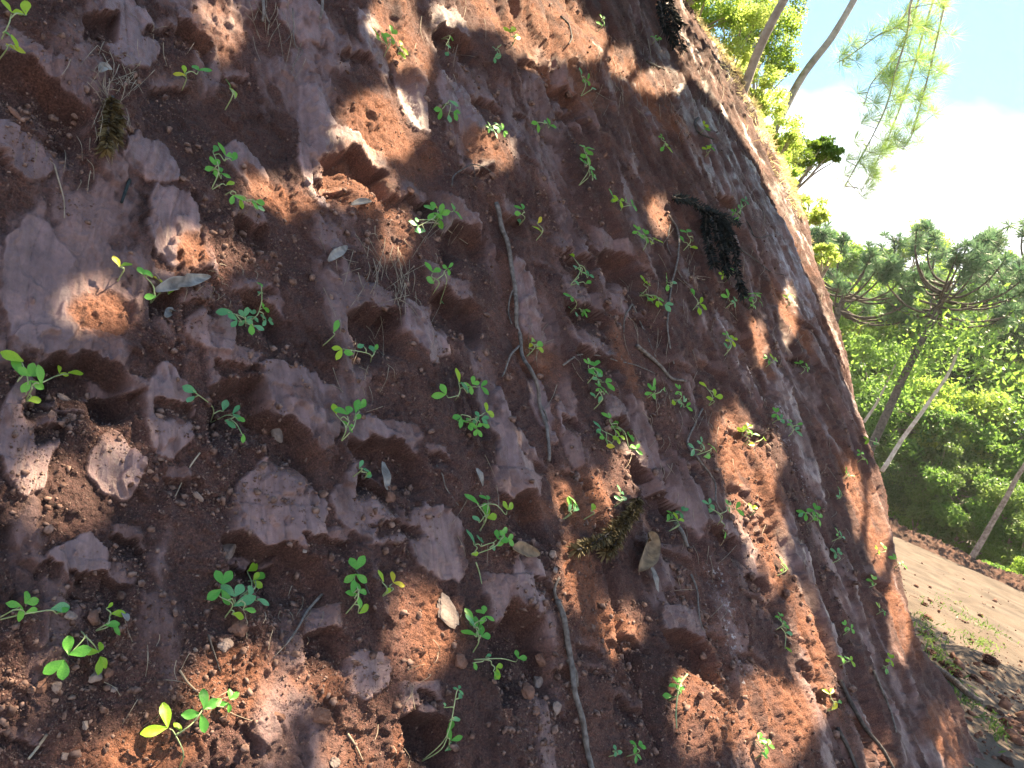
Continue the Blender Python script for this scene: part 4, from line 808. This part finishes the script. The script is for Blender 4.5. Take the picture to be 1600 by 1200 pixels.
strand('root', [(680, 728), (690, 745), (696, 765), (715, 790)], .0022, .0012, 'root', 'fine kinked rootlet left of the dark shaft, lower centre', 'root', .003, 9, (), G1)
strand('root', [(405, -10), (406, 20), (404, 38)], .006, .004, 'root', 'broken root stub at the top edge, left one of two', 'root', .012, 10, ([(406, 20), (412, 34), (416, 42)],), G1)
strand('root', [(501, -10), (499, 15), (496, 34)], .006, .004, 'root', 'pale broken root stub at the top edge, right one of two', 'root', .014, 11, (), G1)
strand('root', [(455, 15), (457, 45), (460, 75), (470, 82), (458, 100), (452, 118)], .002, .0012, 'root', 'hair-fine pale rootlet dangling near the top edge', 'root', .006, 12, ([(457, 50), (445, 66), (438, 70)],), G1)
G2 = 'sticks and twigs lying on the bank'
strand('twig', [(1308, 1064), (1322, 1092), (1340, 1125), (1362, 1155), (1385, 1190), (1400, 1215)], .011, .008, 'darktwig', 'dark straight stick running to the bottom edge, lower right', 'stick', .008, 13, (), G2)
strand('twig', [(1362, 1048), (1376, 1080), (1388, 1110), (1398, 1145)], .007, .004, 'root', 'thin grey stick right of the dark straight one', 'stick', .006, 14, (), G2)
strand('twig', [(1306, 1138), (1322, 1170), (1340, 1210)], .009, .008, 'darktwig', 'dark stick stub at the bottom edge left of the straight one', 'stick', .006, 15, (), G2)
strand('twig', [(1051, 818), (1062, 835), (1070, 856)], .008, .007, 'root', 'short grey twig piece right of the lime-based tuft', 'stick', .01, 16, (), G2)
strand('twig', [(1060, 1058), (1046, 1078), (1042, 1110), (1040, 1140)], .0035, .002, 'stem', 'arching pale grass stalk over the bottom orange mound', 'stalk', .035, 17, (), G2)
strand('twig', [(1008, 98), (1028, 107), (1046, 115)], .009, .005, 'darktwig', 'short black stick between orange patches near the top', 'stick', .012, 18, (), G2)
strand('twig', [(1088, 186), (1082, 196), (1090, 210), (1102, 216), (1112, 220)], .012, .006, 'darktwig', 'hooked black twig on the upper right slope', 'stick', .015, 19, (), G2)
strand('twig', [(873, 28), (886, 40), (891, 60), (886, 72)], .007, .004, 'darktwig', 'bent black twig at the top beside the orange block', 'stick', .01, 20, (), G2)
strand('twig', [(1010, 62), (1016, 100), (1014, 145)], .003, .002, 'straw', 'long pale straw hanging near the top right of the bank', 'stalk', .012, 21, (), G2)
strand('twig', [(1145, 385), (1170, 402), (1200, 425), (1225, 432)], .006, .003, 'darktwig', 'thin dark twig right of the hanging branch', 'stick', .012, 22, (), G2)
strand('twig', [(1145, 330), (1168, 352), (1178, 372), (1205, 368)], .006, .003, 'darktwig', 'crooked dark twig above the thin straight one, upper right', 'stick', .012, 23, (), G2)
strand('twig', [(1075, 435), (1098, 438), (1130, 444)], .004, .002, 'straw', 'pale thin twig under the dark hanging branch', 'stick', .01, 24, (), G2)
strand('twig', [(201, 282), (195, 300), (188, 322)], .0042, .003, 'needle_dark', 'small bluish black stick on the bare upper left face', 'stick', .006, 25, (), G2)
strand('twig', [(84, 262), (92, 290), (99, 318), (101, 344)], .0018, .001, 'straw', 'curved pale straw on the left below the slanting hollow', 'stalk', .004, 26, ([(84, 262), (76, 254)],), G2)
strand('twig', [(312, 710), (298, 730), (284, 755), (273, 778)], .0018, .001, 'straw', 'straight pale straw standing out on the lower left face', 'stalk', .005, 27, (), G2)
strand('twig', [(500, 930), (478, 955), (462, 980), (444, 1006)], .0032, .0018, 'root', 'grey brown twig slanting above the lower left gravel', 'stick', .006, 28, ([(466, 974), (450, 1000), (424, 1032)],), G2)
strand('twig', [(550, 888), (562, 905), (573, 928)], .0026, .0018, 'darktwig', 'dark twig under the two stacked whorls', 'stick', .006, 29, ([(538, 926), (566, 924)],), G2)
strand('twig', [(70, 1152), (55, 1172), (42, 1188)], .0024, .0018, 'straw', 'pale twig in the bottom left corner', 'stick', .004, 30, (), G2)
strand('twig', [(280, 1048), (292, 1068), (312, 1088)], .0022, .0015, 'straw', 'crooked pale twig above the biggest bottom left seedling', 'stick', .005, 31, (), G2)
strand('twig', [(322, 993), (332, 1022), (342, 1048)], .0018, .0012, 'darktwig', 'thin dark twig right of the lower left gravel', 'stick', .004, 32, (), G2)
strand('twig', [(542, 1146), (552, 1164), (562, 1190)], .0024, .0014, 'straw', 'tan twig on the bottom sunlit patch', 'stick', .004, 33, (), G2)
strand('twig', [(652, 352), (680, 354), (700, 366), (726, 384)], .0024, .0014, 'straw', 'slanting pale stalk under the dense seedling by the long root', 'stalk', .016, 34, (), G2)
strand('twig', [(740, 878), (746, 895), (750, 912)], .002, .0012, 'stem', 'thin white root thread hanging below the spreading seedling', 'root', .006, 35, (), G2)

# ------------------------------------------------------------------ dead conifer branches
def conifer_branch(name, strands, mat, label, rad, nb, seed, lift=.05):
    r = np.random.default_rng(seed); b = hit(*strands[0][0], lift); e = empty(name, b); mb = MB(); VV = []
    for st in strands:
        P = wiggle(spline([hit(x, y, lift) for x, y in st], 8), .01, 6, seed); mb.tube(P, rad*.16, rad*.10, 6)
        A = np.array([list(p) for p in P]); i = r.integers(0, len(A)-1, nb); f = r.uniform(0, 1, nb)[:, None]; c = A[i]*(1-f)+A[i+1]*f; tg = unit(A[i+1]-A[i])
        d = unit(tg*.75+unit(np.cross(tg, r.normal(size=(nb, 3)))) * .8); L = rad*r.uniform(.7, 1.3, nb); sd = unit(np.cross(d, r.normal(size=(nb, 3))))
        VV.append(blades(c+d*L[:, None]*.5-np.array(b), d, sd, L, rad*.19, .08)[0])
    V = np.concatenate(VV); mb.build('stem', M['darktwig'], e, b); mesh_np('needles', V, np.arange(len(V)).reshape(-1, 4), M[mat], e); tag(e, label, 'dead branch', 'dead conifer branches on the bank')
conifer_branch('conifer_branch', [[(1040, 316), (1062, 322), (1090, 334), (1118, 346), (1142, 357)], [(1092, 336), (1091, 365), (1096, 395), (1103, 425)], [(1104, 342), (1110, 375), (1118, 405), (1124, 432)], [(1116, 346), (1130, 375), (1138, 402), (1140, 440), (1148, 470)], [(1110, 344), (1118, 365), (1124, 395)]],
               'needle_dark', 'black dead conifer branch bent over with strands hanging down, upper right', .052, 460, 5, .06)
conifer_branch('conifer_branch', [[(1018, -12), (1034, 18), (1048, 48), (1058, 84)], [(1030, -10), (1042, 20), (1056, 45)], [(1022, 10), (1030, 44), (1046, 76)]], 'needle_dark', 'black dead brush at the top edge where the bank meets the sunlit shoulder', .07, 260, 8, .06)
conifer_branch('conifer_branch', [[(985, 782), (975, 806), (955, 828), (925, 845), (888, 862)], [(982, 790), (966, 822), (950, 850), (935, 864)]], 'needle_brown', 'olive brown dead conifer sprig lying across the big orange mound', .038, 520, 6, .03)
conifer_branch('conifer_branch', [[(168, 158), (163, 185), (160, 212), (160, 240)], [(166, 160), (172, 190), (172, 225)]], 'needle_brown', 'dry grey brown conifer tuft hanging at the upper left, under straw', .026, 360, 7, .016)

# ------------------------------------------------------------------ dead leaves, bark, stones
def dead_leaf(pts_px, width_px, mat, label, curl=.5, lift=.012, seed=1, name='dry_leaf', cat='dead leaf'):
    P = spline([hit(x, y, lift) for x, y in pts_px], 8); n = len(P); z = Zat(*pts_px[0]); w = width_px*z/F; V = []; Fc = []; m = 9; b = P[0]
    for i, p in enumerate(P):
        t = i/(n-1); tg = (P[min(n-1, i+1)]-P[max(0, i-1)]).normalized(); sd = tg.cross(NWv).normalized(); ww = w*.5*max(.04, math.sin(math.pi*min(1, t*.94+.05))**.7)
        for j in range(m):
            u = j/(m-1)*2-1; a = u*curl*2.2
            q = p+sd*(math.sin(a)/(curl*2.2)*ww if curl > .05 else u*ww)+NWv*((1-math.cos(a))/(curl*2.2+.01)*ww+.12*ww*math.sin(5*t+seed))+NWv*.08*w*mnoise.noise(Vector((t*4, u*2, seed)))
            V.append(q-b)
    for i in range(n-1):
        for j in range(m-1): Fc.append((i*m+j, i*m+j+1, (i+1)*m+j+1, (i+1)*m+j))
    o = mesh_np(name, np.array([list(v) for v in V]), Fc, M[mat], None, True); o.location = b
    md = o.modifiers.new('thickness', 'SOLIDIFY'); md.thickness = .0012; tag(o, label, cat, 'dead leaves on the bank'); return o
dead_leaf([(236, 462), (262, 454), (290, 446), (322, 438)], 30, 'dryleaf', 'big grey curled dead leaf with a sharp tip, upper left', .55, .02, 1)
dead_leaf([(508, 412), (518, 402), (528, 396), (538, 388)], 16, 'dryleaf', 'pale narrow dead leaf with a long stalk above the straw-filled hollow', .3, .014, 2)
dead_leaf([(544, 324), (556, 320), (566, 319), (576, 318)], 14, 'dryleaf', 'whitish rolled dead leaf under the top sunlit mound', .6, .014, 3)
dead_leaf([(741, 734), (745, 745), (750, 762)], 14, 'dryleaf', 'small whitish dead leaf hanging in the brown groove, centre', .3, .012, 4)
dead_leaf([(587, 728), (590, 750), (593, 772)], 18, 'dryleaf', 'grey dead leaf standing in the dark triangular hole', .3, .03, 5)
dead_leaf([(1010, 888), (1014, 905), (1022, 928)], 16, 'dryleaf', 'long whitish dead leaf pointing down below the brown bark scrap', .35, .02, 6)
dead_leaf([(795, 858), (812, 862), (838, 868)], 26, 'tanleaf', 'yellowish brown crumpled dead leaf right of the spreading seedling', .4, .014, 7)
dead_leaf([(1005, 835), (1008, 855), (1000, 875), (990, 895)], 44, 'tanleaf', 'large brown curled bark scrap right of the olive sprig', .6, .02, 8, 'bark_scrap', 'bark scrap')
dead_leaf([(150, 120), (158, 112), (170, 116)], 16, 'dryleaf', 'pale folded dead leaf in the straw tuft, upper left', .5, .018, 9)
dead_leaf([(188, 955), (192, 962), (196, 972)], 12, 'dryleaf', 'small bluish grey dead leaf right of the folded seedling', .4, .008, 10)
dead_leaf([(255, 498), (262, 490), (270, 488)], 14, 'dryleaf', 'tiny pale dead leaf below the big grey curled one', .3, .01, 11)
def stone(x, y, wpx, hpx, mat, label, seed, flat=.7, name='stone', cat='stone', ang=0):
    c = hit(x, y, 0); z = Zat(x, y); w, h = wpx*z/F*.5, hpx*z/F*.5; t = min(w, h)*flat; rr = random.Random(seed)
    X = Vector(R@np.array([math.cos(ang), math.sin(ang), 0])); X = (X-NWv*X.dot(NWv)).normalized(); Y = NWv.cross(X)
    import bmesh
    bm = bmesh.new(); bmesh.ops.create_icosphere(bm, subdivisions=3, radius=1)
    pl = [(Vector((rr.gauss(0, 1), rr.gauss(0, 1), rr.gauss(0, 1))).normalized(), rr.uniform(.45, .85)) for _ in range(15)]
    for v in bm.verts:
        p = v.co.copy(); k = min([1.0]+[d/max(1e-3, p.dot(n)) for n, d in pl if p.dot(n) > .05]); p *= k
        p *= 1+.14*mnoise.fractal(p*1.8+Vector((seed, 0, 0)), .6, 2, 4)+.05*mnoise.noise(p*7+Vector((0, seed, 0)))
        
        if seed == 40: p.y *= (1-.42*math.exp(-((p.x-.05)/.28)**2)*(p.y > 0))*(1+.2*mnoise.noise(Vector((p.x*2.2, 4, 1)))); p.x *= 1+.22*mnoise.noise(Vector((p.y*3, 1, 7)))
        v.co = X*p.x*w+Y*p.y*h+NWv*p.z*t
    me = bpy.data.meshes.new(name); bm.to_mesh(me); bm.free(); me.materials.append(M[mat])
    o = link(name, me); o.location = c+NWv*t*.55; tag(o, label, cat, cat+'s lying on the bank'); return o
for i, a in enumerate([
 (697, 952, 74, 48, 'palestone', 'largest pale flat stone, left of the upright seedling by the dark square cave'),
 (432, 684, 22, 40, 'palestone', 'upright pale chipped stone at the lip of a hollow, left of centre'), (352, 862, 34, 46, 'stone', 'rounded grey stone at the left end of the lower wide dark hollow'),
 (606, 780, 30, 24, 'clod', 'brown clod at the bottom of the dark triangular hole'), (612, 762, 18, 14, 'clod', 'small brown clod resting on the bigger one in the dark triangular hole'),
 (148, 1058, 24, 34, 'stone', 'grey oval stone touching the yellowing whorl'), (62, 1072, 28, 26, 'clod', 'brown stone left of two touching ones, bottom left'), (86, 1075, 22, 22, 'stone', 'angular stone right of two touching ones, bottom left'),
 (110, 964, 26, 20, 'stone', 'flat pale stone above the forked whorl seedling'), (142, 966, 26, 26, 'clod', 'pinkish stone under the folded two-leaf seedling'), (168, 1052, 18, 20, 'clod', 'brown pebble right of the grey oval stone'),
 (178, 1078, 11, 12, 'stone', 'small pink round pebble in the lower left gravel'), (305, 1016, 10, 9, 'palestone', 'tiny bluish white pebble in the lower left gravel'),
 (372, 982, 44, 40, 'clod', 'purplish brown lump below the thick pale stem'), (350, 1006, 24, 28, 'stone', 'grey stone under the purplish brown lump'), (715, 1036, 32, 26, 'clod', 'orange brown wedge-shaped stone under the upright seedling by the cave'),
 (840, 1030, 26, 28, 'clod', 'round clod against the left of the thick bottom root, upper'), (838, 1066, 24, 34, 'stone', 'upright grey clod against the thick bottom root'), (818, 1082, 30, 34, 'clod', 'big jagged clod left of the upright grey one'),
 (866, 1108, 26, 26, 'stone', 'pale blocky stone just left of the thick bottom root'), (836, 1112, 18, 22, 'clod', 'small clod between the big jagged clod and the pale blocky stone'), (520, 1190, 26, 20, 'palestone', 'pale square stone cut by the bottom edge'),
 (862, 866, 16, 20, 'stone', 'small grey stone beside the yellowish crumpled leaf'), (866, 890, 12, 14, 'stone', 'pebble below the small grey stone, above the thick root'), (500, 1120, 44, 40, 'clod', 'dark brown angular clod above the bottom sunlit patch'),
 (242, 748, 16, 14, 'clod', 'lone brown cube-shaped clod on the lower left face'), (310, 778, 22, 14, 'stone', 'flat grey stone by the crumbs left of the wide smooth face'), (98, 622, 26, 14, 'stone', 'greyish stone in the left hollow behind the near seedling'),
 (412, 676, 18, 16, 'clod', 'rough clod left of the upright pale chipped stone'), (20, 176, 34, 14, 'clod', 'reddish slab in the debris of the upper left slanting hollow'), (116, 196, 22, 14, 'clod', 'reddish clod at the low end of the upper left slanting hollow'),
 (132, 1132, 12, 18, 'palestone', 'white chip in the bottom left crumbs'), (100, 1182, 16, 18, 'stone', 'pale grey chip at the bottom left edge'), (435, 1120, 30, 18, 'clod', 'flat brown clod left of the dark angular one'), (640, 300, 20, 16, 'clod', 'small brown clod under the upper sunlit mound'),
 (476, 862, 9, 10, 'palestone', 'whitish pebble right of the lower wide dark hollow'), (732, 680, 9, 9, 'clod', 'small tan pebble under the rounded dense seedling')]):
    stone(a[0], a[1], a[2], a[3], a[4], a[5], 40+i, .75 if i else .22, 'stone' if 'stone' in a[5] or 'pebble' in a[5] or 'chip' in a[5] else 'clod', 'stone' if 'stone' in a[5] or 'pebble' in a[5] or 'chip' in a[5] else 'clod', .5*math.sin(i*2.1) if i else -.65)

# ------------------------------------------------------------------ loose rubble, roots and grass at the toe of the bank
def ground_clod(x, y, wpx, hpx, mat, seed, label, grp):
    g = gpt(x, y); z = proj(g)[2]; w, h = wpx*z/F*.5, hpx*z/F*.5
    import bmesh
    bm = bmesh.new(); bmesh.ops.create_icosphere(bm, subdivisions=3, radius=1)
    for v in bm.verts:
        p = v.co.copy(); p *= 1+.35*mnoise.fractal(p*1.3+Vector((seed, 0, 0)), .6, 2, 5); v.co = Vector((p.x*w, p.y*w*.9, p.z*h))
    me = bpy.data.meshes.new('clod'); bm.to_mesh(me); bm.free(); me.materials.append(M[mat]); o = link('clod', me)
    o.location = (g[0], g[1], float(gz(np.array([g[0]]), np.array([g[1]]))[0])+h*.35); o.rotation_euler = (0, 0, seed); tag(o, label, 'clod', grp)
rr_ = random.Random(12)
for k in range(28):
    t = rr_.random(); x = 1425+185*t+rr_.gauss(0, 16+18*t); y = 965+190*t+rr_.gauss(0, 12+14*t); sz = rr_.uniform(5, 17)*(.7+.9*t)
    ground_clod(x, y, sz*1.3, sz*.8, 'berm' if rr_.random() < .7 else 'clod', k, 'clod of red soil in the rubble along the toe of the bank, lower right', 'soil clods along the toe of the bank')
def ground_grass():
    mb_v = []; r = np.random.default_rng(8); cs = []
    for x0, y0, x1, y1, n, sp in [(1460, 935, 1560, 1010, 260, 14), (1430, 960, 1480, 1060, 300, 8), (1500, 985, 1545, 1025, 220, 14), (1470, 1060, 1520, 1110, 120, 8), (1540, 1120, 1570, 1160, 80, 8)]:
        for k in range(n):
            t = r.random(); cs.append(gpt(x0+(x1-x0)*t+r.normal()*sp, y0+(y1-y0)*t+r.normal()*sp*.6))
    c = np.array(cs); c[:, 2] = gz(c[:, 0], c[:, 1])+.03; d = unit(r.normal(size=c.shape)*.6+np.array([0, 0, .8])); L = r.uniform(.03, .08, len(c))
    V, f = blades(c, d, unit(np.cross(d, r.normal(size=c.shape))), L, L*.22, .1); tag(mesh_np('grass', V, f, M['fol3']), 'sparse green weeds on the terrace near the bank', None, None, 'stuff')
ground_grass()
strand_g = [gpt(1452, 1052), gpt(1480, 1075), gpt(1500, 1092), gpt(1525, 1105)]
mbg = MB(); mbg.tube(wiggle(spline([Vector(p)+Vector((0, 0, .08)) for p in strand_g], 6), .05, 2, 4), .03, .02, 7)
tag(mbg.build('root', M['root']), 'bent root lying in the rubble at the toe of the bank', 'root', G1)
def shoulder_grass():
    r = np.random.default_rng(9); v = r.uniform(4.6, 8.2, 10000); s = s_sil(v)+r.normal(0, .34, len(v))+.12; h, _, _ = bank(s, v)
    c = P0+np.outer(s, TW)+np.outer(v, DW)+np.outer(h+.03, NW); keep = fbm(s*2, v*2, 33, 3) > -.05; c = c[keep]
    d = unit(r.normal(size=c.shape)*.6+np.array([.2, .1, -.1])+NW*.5); L = r.uniform(.05, .16, len(c)); V, f = blades(c, d, unit(np.cross(d, r.normal(size=c.shape))), L, L*.06, .15)
    tag(mesh_np('dry_grass', V, f, M['drygrass_lit']), 'dry sunlit grass and rootlets fringing the edge of the bank', None, None, 'stuff')
shoulder_grass()
# ------------------------------------------------------------------ thin haze volume added to brighten the distant forest
def haze():
    m = bpy.data.materials.new('added_haze'); m.use_nodes = True; t = m.node_tree; t.nodes.clear()
    v = nd(t, 'ShaderNodeVolumePrincipled'); v.inputs['Density'].default_value = HAZE; v.inputs['Color'].default_value = (.93, .96, .95, 1); v.inputs['Anisotropy'].default_value = .25
    t.links.new(v.outputs[0], nd(t, 'ShaderNodeOutputMaterial').inputs['Volume'])
    x0, x1, y0, y1, z0, z1 = -520, 520, -520, 520, -6, 32
    V = [(x, y, z) for x in (x0, x1) for y in (y0, y1) for z in (z0, z1)]
    o = mesh_np('haze', np.array(V, float), [(0, 1, 3, 2), (4, 6, 7, 5), (0, 4, 5, 1), (2, 3, 7, 6), (0, 2, 6, 4), (1, 5, 7, 3)], m); tag(o, None, None, None, 'stuff')
HAZE = .0004
haze()
def ground_gravel():
    iv, jf = ico(); n = 2400; r = np.random.default_rng(21)
    x, y = r.uniform(1380, 1640, n), r.uniform(860, 1240, n); k = r.uniform(0, 1, n) < .25+.75*np.exp(-((y-985-(x-1450)*.7)/80)**2); x, y = x[k], y[k]
    g = np.array([gpt(a, b) for a, b in zip(x, y)]); ok = g[:, 1] < 27; g = g[ok]; n = len(g); rad = np.clip(.0045*np.exp(r.exponential(.6, n)), .006, .05)
    g[:, 2] = gz(g[:, 0], g[:, 1])+rad*.3
    V = g[:, None]+iv[None]*(1+.35*r.normal(size=(n, 12, 1)).clip(-1, 1))*r.uniform(.6, 1.2, (n, 1, 3))*rad[:, None, None]
    tag(mesh_np('gravel', V.reshape(-1, 3), (jf[None]+np.arange(n)[:, None, None]*12).reshape(-1, 3), M['clod']), 'loose gravel and crumbs on the terrace below the bank', None, None, 'stuff')
ground_gravel()
